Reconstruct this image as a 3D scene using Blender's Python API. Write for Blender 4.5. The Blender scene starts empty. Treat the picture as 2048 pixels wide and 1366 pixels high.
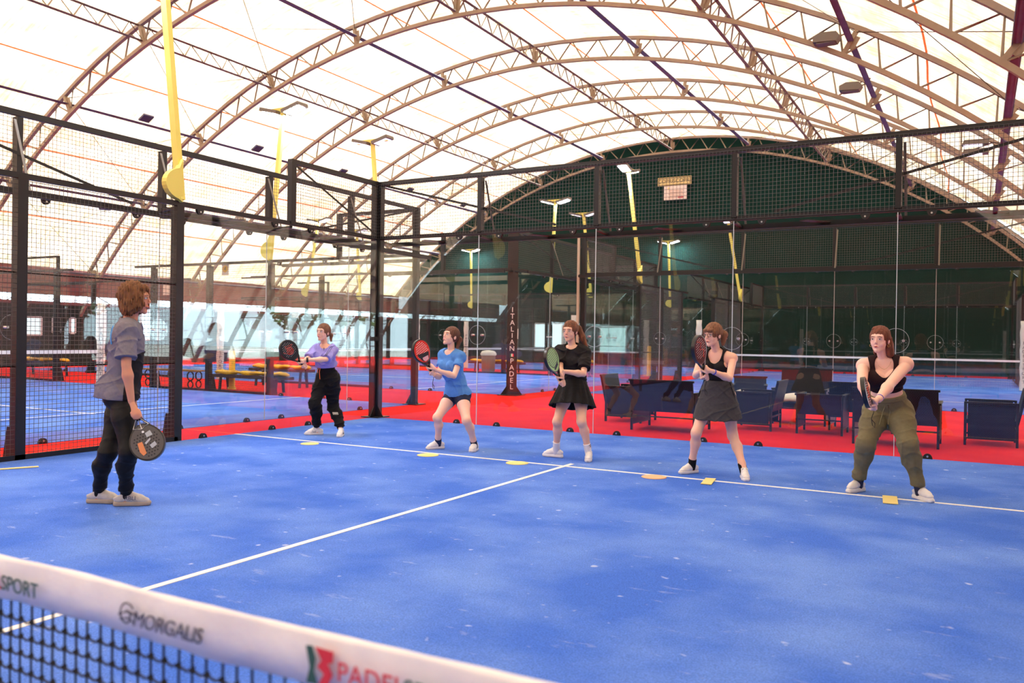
import bpy, math, random
import numpy as np
from mathutils import Vector, Matrix
random.seed(7)
sc = bpy.context.scene
COL = sc.collection
PI = math.pi

# ------------------------------------------------------------------ camera
cam_d = bpy.data.cameras.new('camera'); cam = bpy.data.objects.new('camera', cam_d); COL.objects.link(cam); sc.camera = cam
CAM = Vector((8.875598, -11.173277, 1.386783)); YAW, PITCH, ROLL, FPX = -.510139, -.0046817, .0152625, 1664.526
fw = Vector((math.sin(YAW)*math.cos(PITCH), math.cos(YAW)*math.cos(PITCH), math.sin(PITCH)))
r0 = Vector((math.cos(YAW), -math.sin(YAW), 0)); u0 = r0.cross(fw)
RV = r0*math.cos(ROLL)+u0*math.sin(ROLL); UV = -r0*math.sin(ROLL)+u0*math.cos(ROLL)
cam.matrix_world = Matrix(((RV.x, UV.x, -fw.x, CAM.x), (RV.y, UV.y, -fw.y, CAM.y), (RV.z, UV.z, -fw.z, CAM.z), (0, 0, 0, 1)))
cam_d.sensor_width = 36; cam_d.lens = FPX/2048*36; cam_d.clip_end = 300
cam_d.dof.use_dof = True; cam_d.dof.focus_distance = 8.8; cam_d.dof.aperture_fstop = 2.6

# ------------------------------------------------------------------ world, sun, exposure
w = bpy.data.worlds.new('world'); sc.world = w; w.use_nodes = True
bg = w.node_tree.nodes['Background']; bg.inputs[0].default_value = (0.70, 0.86, 1.0, 1); bg.inputs[1].default_value = 7.0
sun_d = bpy.data.lights.new('sun', 'SUN'); sun = bpy.data.objects.new('sun', sun_d); COL.objects.link(sun)
sun_d.energy = 19.0; sun_d.angle = math.radians(1.0); sun_d.color = (1.0, .97, .92)
sun.rotation_euler = Vector((.62, -.32, -1.0)).to_track_quat('-Z', 'Y').to_euler()
sc.view_settings.view_transform = 'Standard'; sc.view_settings.look = 'None'
sc.view_settings.gamma = 1; sc.view_settings.exposure = .42; sc.view_settings.use_curve_mapping = False
cy = sc.cycles
cy.max_bounces = 10; cy.diffuse_bounces = 4; cy.glossy_bounces = 3; cy.transmission_bounces = 4
cy.transparent_max_bounces = 40; cy.sample_clamp_indirect = 8; cy.caustics_reflective = False; cy.caustics_refractive = False

# ------------------------------------------------------------------ materials
def srgb(h):
    if isinstance(h, str):
        h = h.lstrip('#'); c = [int(h[i:i+2], 16)/255 for i in (0, 2, 4)]
    else: c = list(h)
    return tuple(x/12.92 if x <= .04045 else ((x+.055)/1.055)**2.4 for x in c)+(1,)
def mat(name, col, rough=.6, metal=0, noise=0, nscale=8, col2=None, bump=0, bscale=60, spec=.5, stretch=None, sheen=0, detail=4):
    m = bpy.data.materials.new(name); m.use_nodes = True; nt = m.node_tree; b = nt.nodes['Principled BSDF']
    c = srgb(col); b.inputs['Base Color'].default_value = c; b.inputs['Roughness'].default_value = rough; b.inputs['Metallic'].default_value = metal
    b.inputs['Specular IOR Level'].default_value = spec
    tc = None
    if noise or bump:
        tc = nt.nodes.new('ShaderNodeTexCoord'); mp = nt.nodes.new('ShaderNodeMapping'); nt.links.new(tc.outputs['Object'], mp.inputs[0])
        if stretch: mp.inputs['Scale'].default_value = stretch
    if noise:
        n = nt.nodes.new('ShaderNodeTexNoise'); n.inputs['Scale'].default_value = nscale; n.inputs['Detail'].default_value = detail
        nt.links.new(mp.outputs[0], n.inputs['Vector'])
        r = nt.nodes.new('ShaderNodeValToRGB'); r.color_ramp.elements[0].position = .5-noise/2; r.color_ramp.elements[1].position = .5+noise/2
        r.color_ramp.elements[0].color = c; r.color_ramp.elements[1].color = srgb(col2)
        nt.links.new(n.outputs[0], r.inputs[0]); nt.links.new(r.outputs[0], b.inputs['Base Color'])
    if bump:
        n2 = nt.nodes.new('ShaderNodeTexNoise'); n2.inputs['Scale'].default_value = bscale; n2.inputs['Detail'].default_value = 3
        nt.links.new(mp.outputs[0], n2.inputs['Vector']); bp = nt.nodes.new('ShaderNodeBump'); bp.inputs['Strength'].default_value = bump; bp.inputs['Distance'].default_value = .01
        nt.links.new(n2.outputs[0], bp.inputs['Height']); nt.links.new(bp.outputs[0], b.inputs['Normal'])
    return m
def emis(name, col, st):
    m = bpy.data.materials.new(name); m.use_nodes = True; b = m.node_tree.nodes['Principled BSDF']
    b.inputs['Base Color'].default_value = (.8, .8, .8, 1); b.inputs['Emission Color'].default_value = srgb(col); b.inputs['Emission Strength'].default_value = st
    return m
M = {}
M['steel'] = mat('black_painted_steel', '#1a191d', .42, 0, .5, 3, '#151418', spec=.4)
M['wire'] = mat('dark_galvanised_wire', '#4c4948', .4, spec=.7)
M['galv'] = mat('weathered_galvanised_steel', '#8d7c6a', .6, .0, .6, 5, '#a08d76', .15, 40)
M['galv2'] = mat('dusty_steel_tube', '#85756a', .6, .0, .6, 4, '#9a8878')
M['yellow'] = mat('yellow_paint', '#ece274', .5, 0, .6, 2, '#e2d664')
M['lampgrey'] = mat('lamp_housing_grey', '#6d675f', .5)
M['line'] = mat('white_court_line', '#f2f2f2', .8, 0, .4, 40, '#dfe3ea')
M['maroon'] = mat('maroon_painted_steel', '#7b3a3c', .6)
M['pink'] = mat('faded_maroon_sheet', '#8f5553', .7, 0, .5, 2, '#774644')
M['pipe'] = mat('violet_grey_painted_pipe', '#655f74', .5, 0, .5, 3, '#77708a')
M['rope'] = mat('steel_cable', '#5b4a3c', .6)
M['strap'] = mat('orange_strap', '#d9916a', .8)
M['pad'] = mat('white_vinyl_pad', '#e9e6e2', .5, 0, .5, 6, '#d6d1cc')
M['white'] = mat('white_plastic', '#ededed', .5)
M['black'] = mat('black_rubber', '#141416', .6)
M['chrome'] = mat('bolt_metal', '#c9c9c9', .3, 1)
M['wood'] = mat('bench_wood', '#a8793f', .6, 0, .6, 6, '#8a5d2c', stretch=(1, 8, 8))
M['yelpad'] = mat('yellow_vinyl_cushion', '#f3bd19', .45, 0, .5, 3, '#e2a50f')
M['darkslab'] = mat('dark_slab', '#2b2230', .6)
M['paper'] = mat('printed_paper', '#e6d9cf', .7)
M['tape'] = mat('white_net_tape', '#f2f1f6', .7, 0, .5, 9, '#e2e0ea', .7, 14)
M['net'] = mat('black_net_cord', '#11131c', .8)
M['letter_red'] = mat('red_print', '#d83246', .7)
M['letter_green'] = mat('dark_green_print', '#2d5a54', .7)
M['letter_dark'] = mat('grey_print', '#4c4e60', .7)
M['letter_white'] = mat('white_print', '#e8e8e8', .6)
M['letter_grn2'] = mat('green_print', '#2f8a55', .7)
M['ydisc'] = mat('pale_yellow_rubber', '#ecd98a', .7)
M['odisc'] = mat('pale_orange_rubber', '#f0b48c', .7)
M['signyel'] = mat('cream_sign_board', '#dcc98e', .6)
M['signtxt'] = mat('sign_lettering', '#4a3c1c', .6)
M['bin'] = mat('grey_bin', '#6c7168', .6)
M['leaf'] = mat('leaf_green', '#4f7a35', .6, 0, .7, 3, '#7da052')
M['bark'] = mat('bark', '#6b5a48', .9)
M['asphalt'] = mat('pale_paving', '#b4b0aa', .9)
M['facade'] = mat('pale_render', '#dfe3e6', .9)
M['gable'] = mat('dark_green_tarp', '#0d332d', .8, 0, .7, 1.2, '#0a2723', .3, 5, spec=.12)
M['gable2'] = mat('dark_wall', '#232b2b', .7, 0, .6, 1.0, '#1a2020')
M['soil'] = mat('dark_fence_screen', '#1c2522', .8, 0, .6, 1.5, '#252d28')
M['lamp_on'] = emis('led_panel_lit', '#e8f1ff', 330)
M['lamp_off'] = emis('led_panel_dim', '#efe4ff', 2.0)

def rattan():
    m = mat('black_woven_rattan', '#23242f', .45); nt = m.node_tree; b = nt.nodes['Principled BSDF']
    tc = nt.nodes.new('ShaderNodeTexCoord'); ck = nt.nodes.new('ShaderNodeTexChecker'); ck.inputs['Scale'].default_value = 70
    nt.links.new(tc.outputs['Object'], ck.inputs[0]); ck.inputs[1].default_value = srgb('#1d1f2f'); ck.inputs[2].default_value = srgb('#0c0d15'); b.inputs['Specular IOR Level'].default_value = .25
    nt.links.new(ck.outputs[0], b.inputs['Base Color']); return m
M['rattan'] = rattan()

def carpet(name, c1, c2, c3, scuff=.0):
    m = bpy.data.materials.new(name); m.use_nodes = True; nt = m.node_tree; b = nt.nodes['Principled BSDF']; L = nt.links.new
    b.inputs['Roughness'].default_value = .95; b.inputs['Specular IOR Level'].default_value = .1
    tc = nt.nodes.new('ShaderNodeTexCoord')
    n1 = nt.nodes.new('ShaderNodeTexNoise'); n1.inputs['Scale'].default_value = 1.1; n1.inputs['Detail'].default_value = 5; L(tc.outputs['Object'], n1.inputs[0])
    r1 = nt.nodes.new('ShaderNodeValToRGB'); r1.color_ramp.elements[0].position = .38; r1.color_ramp.elements[1].position = .66
    r1.color_ramp.elements[0].color = srgb(c1); r1.color_ramp.elements[1].color = srgb(c2); L(n1.outputs[0], r1.inputs[0])
    n2 = nt.nodes.new('ShaderNodeTexNoise'); n2.inputs['Scale'].default_value = 130; n2.inputs['Detail'].default_value = 3; L(tc.outputs['Object'], n2.inputs[0])
    mx = nt.nodes.new('ShaderNodeMix'); mx.data_type = 'RGBA'; mx.blend_type = 'MULTIPLY'
    r2 = nt.nodes.new('ShaderNodeValToRGB'); r2.color_ramp.elements[0].position = .3; r2.color_ramp.elements[1].position = .7
    r2.color_ramp.elements[0].color = (.55, .58, .62, 1); r2.color_ramp.elements[1].color = (1.2, 1.2, 1.2, 1); L(n2.outputs[0], r2.inputs[0])
    mx.inputs[0].default_value = .75; L(r1.outputs[0], mx.inputs[6]); L(r2.outputs[0], mx.inputs[7]); out = mx.outputs[2]
    if scuff:
        mp = nt.nodes.new('ShaderNodeMapping'); mp.inputs['Scale'].default_value = (1.0, 3.2, 1); mp.inputs['Rotation'].default_value = (0, 0, .5); L(tc.outputs['Object'], mp.inputs[0])
        n3 = nt.nodes.new('ShaderNodeTexNoise'); n3.inputs['Scale'].default_value = 2.6; n3.inputs['Detail'].default_value = 6; n3.inputs['Roughness'].default_value = .65; L(mp.outputs[0], n3.inputs[0])
        r3 = nt.nodes.new('ShaderNodeValToRGB'); r3.color_ramp.elements[0].position = .63; r3.color_ramp.elements[1].position = .82
        r3.color_ramp.elements[0].color = (0, 0, 0, 1); r3.color_ramp.elements[1].color = (scuff,)*3+(1,); L(n3.outputs[0], r3.inputs[0])
        m3 = nt.nodes.new('ShaderNodeMix'); m3.data_type = 'RGBA'; L(r3.outputs[0], m3.inputs[0]); L(out, m3.inputs[6]); m3.inputs[7].default_value = srgb(c3); out = m3.outputs[2]
    if scuff:
        n4 = nt.nodes.new('ShaderNodeTexNoise'); n4.inputs['Scale'].default_value = 11; n4.inputs['Detail'].default_value = 1; L(tc.outputs['Object'], n4.inputs[0])
        r4 = nt.nodes.new('ShaderNodeValToRGB'); r4.color_ramp.elements[0].position = .73; r4.color_ramp.elements[1].position = .80; r4.color_ramp.elements[0].color = (0, 0, 0, 1); r4.color_ramp.elements[1].color = (scuff*.8,)*3+(1,); L(n4.outputs[0], r4.inputs[0])
        m4 = nt.nodes.new('ShaderNodeMix'); m4.data_type = 'RGBA'; L(r4.outputs[0], m4.inputs[0]); L(out, m4.inputs[6]); m4.inputs[7].default_value = srgb(c3); out = m4.outputs[2]
    L(out, b.inputs['Base Color']); return m
M['blue'] = carpet('blue_turf', '#4571d9', '#6b92e9', '#cdd8f7', .75)
M['red'] = carpet('red_turf', '#de1414', '#ee2318', '#ff7a60', .25)

def glass(name, tint, ior=1.5, extra=0.0):
    m = bpy.data.materials.new(name); m.use_nodes = True; nt = m.node_tree; nt.nodes.clear(); L = nt.links.new
    o = nt.nodes.new('ShaderNodeOutputMaterial'); t = nt.nodes.new('ShaderNodeBsdfTransparent'); t.inputs[0].default_value = tint+(1,)
    g = nt.nodes.new('ShaderNodeBsdfGlossy'); g.inputs['Roughness'].default_value = .0; g.inputs[0].default_value = (1, 1, 1, 1)
    f = nt.nodes.new('ShaderNodeFresnel'); ge = nt.nodes.new('ShaderNodeNewGeometry')
    mr = nt.nodes.new('ShaderNodeMapRange'); mr.inputs['To Min'].default_value = ior; mr.inputs['To Max'].default_value = 1/ior
    L(ge.outputs['Backfacing'], mr.inputs['Value']); L(mr.outputs[0], f.inputs[0])
    mx = nt.nodes.new('ShaderNodeMixShader'); L(f.outputs[0], mx.inputs[0]); L(t.outputs[0], mx.inputs[1]); L(g.outputs[0], mx.inputs[2])
    L(mx.outputs[0], o.inputs[0]); return m
M['glass'] = glass('tempered_glass', (.95, .975, .965), 1.5)
M['clear'] = glass('clear_plastic', (.99, .99, .99), 1.4)

def membrane():
    m = bpy.data.materials.new('cream_roof_membrane'); m.use_nodes = True; nt = m.node_tree; nt.nodes.clear(); L = nt.links.new
    o = nt.nodes.new('ShaderNodeOutputMaterial'); tr = nt.nodes.new('ShaderNodeBsdfTranslucent'); df = nt.nodes.new('ShaderNodeBsdfDiffuse')
    tc = nt.nodes.new('ShaderNodeTexCoord'); mp = nt.nodes.new('ShaderNodeMapping'); mp.inputs['Scale'].default_value = (1.6, .5, 1.6); L(tc.outputs['Object'], mp.inputs[0])
    n = nt.nodes.new('ShaderNodeTexNoise'); n.inputs['Scale'].default_value = .9; n.inputs['Detail'].default_value = 8; n.inputs['Roughness'].default_value = .62; L(mp.outputs[0], n.inputs[0])
    r = nt.nodes.new('ShaderNodeValToRGB'); r.color_ramp.elements[0].position = .36; r.color_ramp.elements[1].position = .62
    r.color_ramp.elements[0].color = srgb('#eccfa6'); r.color_ramp.elements[1].color = srgb('#fbeedb'); L(n.outputs[0], r.inputs[0])
    mp2 = nt.nodes.new('ShaderNodeMapping'); mp2.inputs['Scale'].default_value = (.7, 9, .7); L(tc.outputs['Object'], mp2.inputs[0])
    n2 = nt.nodes.new('ShaderNodeTexNoise'); n2.inputs['Scale'].default_value = 1.2; n2.inputs['Detail'].default_value = 6; L(mp2.outputs[0], n2.inputs[0])
    r2 = nt.nodes.new('ShaderNodeValToRGB'); r2.color_ramp.elements[0].position = .34; r2.color_ramp.elements[1].position = .52
    r2.color_ramp.elements[0].color = (.8, .7, .62, 1); r2.color_ramp.elements[1].color = (1, 1, 1, 1); L(n2.outputs[0], r2.inputs[0])
    mx = nt.nodes.new('ShaderNodeMix'); mx.data_type = 'RGBA'; mx.blend_type = 'MULTIPLY'; mx.inputs[0].default_value = 1; L(r.outputs[0], mx.inputs[6]); L(r2.outputs[0], mx.inputs[7])
    m5 = nt.nodes.new('ShaderNodeMix'); m5.data_type = 'RGBA'; m5.blend_type = 'MULTIPLY'; m5.inputs[0].default_value = 1; m5.inputs[7].default_value = (.345, .315, .283, 1); L(mx.outputs[2], m5.inputs[6]); L(m5.outputs[2], tr.inputs[0]); L(mx.outputs[2], df.inputs[0])
    s = nt.nodes.new('ShaderNodeMixShader'); s.inputs[0].default_value = .45; L(tr.outputs[0], s.inputs[1]); L(df.outputs[0], s.inputs[2]); L(s.outputs[0], o.inputs[0]); return m
M['membrane'] = membrane()
def translucent(name, col):
    m = bpy.data.materials.new(name); m.use_nodes = True; nt = m.node_tree; nt.nodes.clear(); L = nt.links.new
    o = nt.nodes.new('ShaderNodeOutputMaterial'); tr = nt.nodes.new('ShaderNodeBsdfTranslucent'); df = nt.nodes.new('ShaderNodeBsdfDiffuse')
    tr.inputs[0].default_value = srgb(col); df.inputs[0].default_value = srgb(col); s = nt.nodes.new('ShaderNodeMixShader'); s.inputs[0].default_value = .3
    L(tr.outputs[0], s.inputs[1]); L(df.outputs[0], s.inputs[2]); L(s.outputs[0], o.inputs[0]); return m
M['strap'] = translucent('orange_strap', '#f0ac7c')
M['seam'] = mat('glass_edge', '#c6d4da', .25)
M['cyan'] = translucent('cyan_translucent_sheet', '#8fd4e6')

# ------------------------------------------------------------------ mesh collector
def basis(d, up=(0, 0, 1)):
    d = Vector(d).normalized(); up = Vector(up)
    if abs(d.dot(up)) > .99: up = Vector((0, 1, 0)) if abs(d.y) < .9 else Vector((1, 0, 0))
    s = d.cross(up).normalized(); return d, s, s.cross(d).normalized()
class MB:
    def __init__(self): self.v = []; self.f = []; self.m = []; self.sm = []
    def add(self, vs, fs, mi=0, smooth=False):
        o = len(self.v); self.v.extend([tuple(p) for p in vs]); self.f.extend([tuple(i+o for i in f) for f in fs]); self.m.extend([mi]*len(fs)); self.sm.extend([smooth]*len(fs)); return self
    def frame(self, c, X, Y, Z, mi=0):
        c, X, Y, Z = Vector(c), Vector(X), Vector(Y), Vector(Z); vs = [c+X*a+Y*b+Z*d for a in (-1, 1) for b in (-1, 1) for d in (-1, 1)]
        return self.add(vs, [(0, 1, 3, 2), (4, 6, 7, 5), (0, 4, 5, 1), (2, 3, 7, 6), (0, 2, 6, 4), (1, 5, 7, 3)], mi)
    def box(self, c, s, rz=0, mi=0):
        a, b = math.cos(rz), math.sin(rz)
        return self.frame(c, Vector((a, b, 0))*s[0]/2, Vector((-b, a, 0))*s[1]/2, Vector((0, 0, s[2]/2)), mi)
    def beam(self, p, q, w, h, up=(0, 0, 1), mi=0):
        p, q = Vector(p), Vector(q); d, s, u = basis(q-p, up)
        return self.frame((p+q)/2, (q-p)/2, s*w/2, u*h/2, mi)
    def tube(self, pts, r, n=8, mi=0, caps=True, closed=False):
        pts = [Vector(p) for p in pts]; k = len(pts); rs = r if isinstance(r, (list, tuple)) else [r]*k; vs = []; prev = None
        for i, p in enumerate(pts):
            if closed: t = pts[(i+1) % k]-pts[i-1]
            else: t = pts[min(i+1, k-1)]-pts[max(i-1, 0)]
            t.normalize()
            if prev is None: _, s, u = basis(t)
            else: s = (prev-t*prev.dot(t)).normalized(); u = t.cross(s)
            prev = s
            for j in range(n):
                a = 2*PI*j/n; vs.append(p+(s*math.cos(a)+u*math.sin(a))*rs[i])
        fs = []
        for i in range(k if closed else k-1):
            i2 = (i+1) % k
            for j in range(n): fs.append((i*n+j, i*n+(j+1) % n, i2*n+(j+1) % n, i2*n+j))
        self.add(vs, fs, mi, True)
        if caps and not closed: self.add([], []); o = len(self.v)-k*n; self.f += [tuple(o+j for j in range(n)), tuple(o+(k-1)*n+j for j in reversed(range(n)))]; self.m += [mi, mi]; self.sm += [False, False]
        return self
    def disc(self, c, nrm, r, th, n=24, mi=0, half=False, updir=(0, 0, 1)):
        c = Vector(c); d, s, u = basis(nrm, updir); vs = []; tot = PI if half else 2*PI; k = n
        for z in (-th/2, th/2):
            for j in range(k):
                a = tot*j/(k-1 if half else k); vs.append(c+d*z+(s*math.cos(a)+u*math.sin(a))*r)
        fs = [tuple(range(k)), tuple(range(2*k-1, k-1, -1))]+[(j, (j+1) % k, k+(j+1) % k, k+j) for j in range(k)]
        return self.add(vs, fs, mi)
    def prism(self, poly, T, th, mi=0):
        """poly of 2d points, T maps (x,y,z)->world; extruded along z by th"""
        k = len(poly); vs = [T(x, y, z) for z in (-th/2, th/2) for x, y in poly]
        return self.add(vs, [tuple(range(k)), tuple(range(2*k-1, k-1, -1))]+[(j, (j+1) % k, k+(j+1) % k, k+j) for j in range(k)], mi)
    def rev(self, prof, c=(0, 0, 0), n=20, mi=0):
        c = Vector(c); vs = []; k = len(prof)
        for r, z in prof:
            for j in range(n): a = 2*PI*j/n; vs.append(c+Vector((r*math.cos(a), r*math.sin(a), z)))
        fs = [(i*n+j, i*n+(j+1) % n, (i+1)*n+(j+1) % n, (i+1)*n+j) for i in range(k-1) for j in range(n)]+[tuple(range(n)), tuple(range(k*n-1, (k-1)*n-1, -1))]
        return self.add(vs, fs, mi, True)
    def build(self, name, mats, parent=None, loc=None):
        me = bpy.data.meshes.new(name); o3 = Vector(loc) if loc is not None else None
        vs = [tuple(Vector(p)-o3) for p in self.v] if o3 else self.v
        me.from_pydata(vs, [], self.f); me.polygons.foreach_set('material_index', self.m); me.polygons.foreach_set('use_smooth', self.sm)
        for x in (mats if isinstance(mats, (list, tuple)) else [mats]): me.materials.append(M[x] if isinstance(x, str) else x)
        me.update(); o = bpy.data.objects.new(name, me); COL.objects.link(o)
        if o3: o.location = o3
        if parent: o.parent = parent; o.matrix_parent_inverse = parent.matrix_world.inverted() if False else Matrix.Translation(-parent.location)
        return o
def tag(o, label, cat, group=None, kind=None):
    o['label'] = label; o['category'] = cat
    if group: o['group'] = group
    if kind: o['kind'] = kind
    return o
def thing(name, label, cat, loc=(0, 0, 0), group=None):
    o = bpy.data.objects.new(name, None); COL.objects.link(o); o.location = loc; return tag(o, label, cat, group)
def struct(o): o['kind'] = 'structure'; return o
def text(name, body, size, mtx, matname, parent, font_shear=0, extrude=.0008, align='CENTER', spacing=1.0):
    cu = bpy.data.curves.new(name, 'FONT'); cu.body = body; cu.size = size; cu.extrude = extrude; cu.align_x = align; cu.align_y = 'CENTER'; cu.shear = font_shear; cu.space_character = spacing
    tmp = bpy.data.objects.new('tmp', cu); COL.objects.link(tmp); bpy.context.view_layer.update()
    me = bpy.data.meshes.new_from_object(tmp.evaluated_get(bpy.context.evaluated_depsgraph_get())); bpy.data.objects.remove(tmp); bpy.data.curves.remove(cu)
    me.name = name; me.materials.clear(); me.materials.append(M[matname]); me.transform(mtx); me.polygons.foreach_set('material_index', [0]*len(me.polygons)); o = bpy.data.objects.new(name, me); COL.objects.link(o)
    if parent: o.parent = parent; o.matrix_parent_inverse = Matrix.Translation(-parent.location)
    return o
def mframe(o, x, y, z):
    x, y, z = Vector(x).normalized(), Vector(y).normalized(), Vector(z).normalized()
    return Matrix(((x.x, y.x, z.x, o[0]), (x.y, y.y, z.y, o[1]), (x.z, y.z, z.z, o[2]), (0, 0, 0, 1)))

# ================================================================== the hall
XC, ZC, R0, HY = -5.098, -11.628, 23.42, 5.1        # roof circle and bay length
ARCH_Y = [30.39-HY*i for i in range(0, 13)]
def arc(a, y, r=R0): a = math.radians(a); return Vector((XC+r*math.sin(a), y, ZC+r*math.cos(a)))
Y1, Y0 = 30.86, -32.0
struct(MB().box((-4, 0, -.05), (60, 66, .1)).build('floor', 'red'))
# roof skin, one curved sheet
mb = MB(); A = [-49+i*(102.5/40) for i in range(41)]; YS = [Y0+(Y1-Y0)*j/26 for j in range(27)]
for r, fl in ((R0+.16, 0),):
    vs = [arc(a, y, r+.05*math.sin(j*1.3+i*.7)) for j, y in enumerate(YS) for i, a in enumerate(A)]
    mb.add(vs, [(j*41+i, j*41+i+1, (j+1)*41+i+1, (j+1)*41+i) for j in range(26) for i in range(40)], 0, True)
roof = struct(mb.build('ceiling', 'membrane'))
# gable walls
def gable(name, y, m, holes=()):
    poly = [(-26.5, 0)]+[(arc(a, 0, R0+.14).x, arc(a, 0, R0+.14).z) for a in [-58+i*4 for i in range(30)]]+[(16.5, 0)]
    return struct(MB().prism(poly, lambda x, z, t: Vector((x, y+t, z)), .06).build(name, m))
gable('wall_back', 30.75, 'gable'); gable('wall_front', Y0-.1, 'gable2')
# pleats / seams of the gable tarp
wl = MB().box((-23.3, 0, 1.25), (.1, 62, 2.5)).build('wall_left', 'soil'); struct(wl)
wr_ = MB().box((13.9, -13.6, 1.25), (.12, 36.6, 2.5)).build('wall_right', 'gable2'); struct(wr_)
# windows on the left wall and far end; panes glow in place of daylight
def window(n, c, s, m='cyan', rz=0):
    f = MB()
    hx, hz = s[0]/2, s[1]/2; d = Vector((math.cos(rz), math.sin(rz), 0)); c = Vector(c)
    for sx in (-1, 1): f.beam(c+d*hx*sx-Vector((0, 0, hz)), c+d*hx*sx+Vector((0, 0, hz)), .05, .08)
    for sz in (-1, 1): f.beam(c-d*hx+Vector((0, 0, hz*sz)), c+d*hx+Vector((0, 0, hz*sz)), .05, .08)
    o = struct(f.build('window_%d' % n, 'white')); MB().beam(c-d*hx, c+d*hx, .03, s[1]).build('pane', m, o); return o
M['winlit'] = emis('glowing_daylight_pane', '#bfe6f2', 1.6)
window(1, (-23.2, 7.9, 1.55), (.8, .7), 'winlit', PI/2); window(2, (-23.2, 8.9, 1.6), (.25, .6), 'winlit', PI/2)
window(3, (-23.2, 9.6, 1.6), (.2, .6), 'winlit', PI/2); window(4, (-23.2, 10.8, 1.7), (.5, 1.2), 'winlit', PI/2)
window(5, (-12.2, 30.68, 1.45), (1.7, 1.5), 'winlit'); window(6, (-8.3, 30.68, 1.35), (1.5, 1.4), 'winlit')
window(7, (-23.2, 13.2, 1.7), (.9, 1.3), 'winlit', PI/2)
# maroon eaves sheet and lattice girder along the left side
mb = MB(); mb.box((-22.95, 0, 3.35), (.06, 62, 1.1)); tag(mb.build('eaves_sheet', 'pink'), 'faded maroon sheet running under the left edge of the roof', 'sheet')
mb = MB(); mb.beam((-22.4, -31, 3.0), (-22.4, 30.3, 3.0), .09, .09); mb.beam((-22.4, -31, 2.45), (-22.4, 30.3, 2.45), .12, .12)
yy = -31
while yy < 29: mb.tube([(-22.4, yy, 2.45), (-22.4, yy+1.1, 3.0), (-22.4, yy+2.2, 2.45)], .025, 5); yy += 2.2
tag(mb.build('lattice_girder', 'maroon'), 'maroon lattice girder along the left side of the hall', 'girder')
# arches
ordn = ['gable end', 'second from the gable', 'third from the gable', 'fourth from the gable', 'fifth from the gable', 'sixth from the gable', 'seventh from the gable', 'eighth from the gable']
DEP = .68; BAY = 9.7
for k, y in enumerate(ARCH_Y):
    if k > 8: continue
    t = thing('roof_arch', ('curved steel lattice arch standing against the dark green gable' if k == 0 else 'curved steel lattice arch of the roof, %s' % (ordn[k] if k < 8 else 'ninth from the gable, behind the camera')), 'arch', (XC, y, 0), 'steel lattice arches under the roof')
    n = 48; a0 = -59.0
    for nm, r in (('top_chord', R0), ('bottom_chord', R0-DEP)):
        mb = MB()
        vs = []; hw = .055
        for i in range(n+1):
            a = a0+118*i/n
            for dr, dy in ((-hw, -hw), (-hw, hw), (hw, hw), (hw, -hw)): vs.append(arc(a, y+dy, r+dr))
        mb.add(vs, [(i*4+j, i*4+(j+1) % 4, (i+1)*4+(j+1) % 4, (i+1)*4+j) for i in range(n) for j in range(4)])
        mb.build(nm, 'galv2' if nm == 'top_chord' else 'galv', t)
    mb = MB(); st = BAY/4; i = -24
    while i < 24:
        a = i*st
        mb.tube([arc(a, y, R0-DEP), arc(a+st*.5, y, R0), arc(a+st, y, R0-DEP)], .03, 5)
        i += 1
    mb.build('web_bars', 'galv2', t)
    for q in range(-5, 6):
        mb = MB(); c = arc(q*BAY, y, R0-DEP/2); u = (arc(q*BAY, y, 1)-arc(q*BAY, y, 0)); s = Vector((u.z, 0, -u.x))
        mb.frame(c, s*.05, Vector((0, .05, 0)), u*DEP/2); mb.frame(c+s*.06, s*.1, Vector((0, .012, 0)), u*.16); mb.build('node_plate', 'galv', t)
# purlins
nm_of = {0: 'ridge', -2: 'left', 2: 'right'}
for q in range(-5, 6):
    if q in (-2, 0, 2):
        t = thing('lattice_purlin', 'steel lattice purlin running along the %s of the roof' % {0: 'ridge', -2: 'left slope', 2: 'right slope'}[q], 'purlin', arc(q*BAY, 0, R0-.3), 'lattice purlins')
        u = arc(q*BAY, 0, 1)-arc(q*BAY, 0, 0)
        for nm, r in (('top_tube', R0-.03), ('bottom_tube', R0-.55)):
            MB().tube([arc(q*BAY, -20, r), arc(q*BAY, 30.6, r)], .048, 8).build(nm, 'galv2', t)
        mb = MB(); y = ARCH_Y[0]
        while y > -20:
            z = 0
            for z in range(7):
                ya = y-HY/7*z; mb.tube([arc(q*BAY, ya, R0-.55), arc(q*BAY, ya-HY/14, R0-.03), arc(q*BAY, ya-HY/7, R0-.55)], .024, 4)
            y -= HY
        mb.build('web_bars', 'galv2', t)
    else:
        side = 'left' if q < 0 else 'right'
        o = MB().tube([arc(q*BAY, -25, R0-.33), arc(q*BAY, 30.6, R0-.33)], .075 if abs(q) < 4 else .09, 10).build('pipe_purlin', 'pipe', None, arc(q*BAY, 0, R0-.33))
        tag(o, 'round pipe purlin on the %s slope of the roof, %s from the ridge' % (side, {1: 'nearest', 3: 'second pipe', 4: 'third pipe', 5: 'lowest pipe'}[abs(q)]), 'purlin', 'round pipe purlins')
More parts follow.
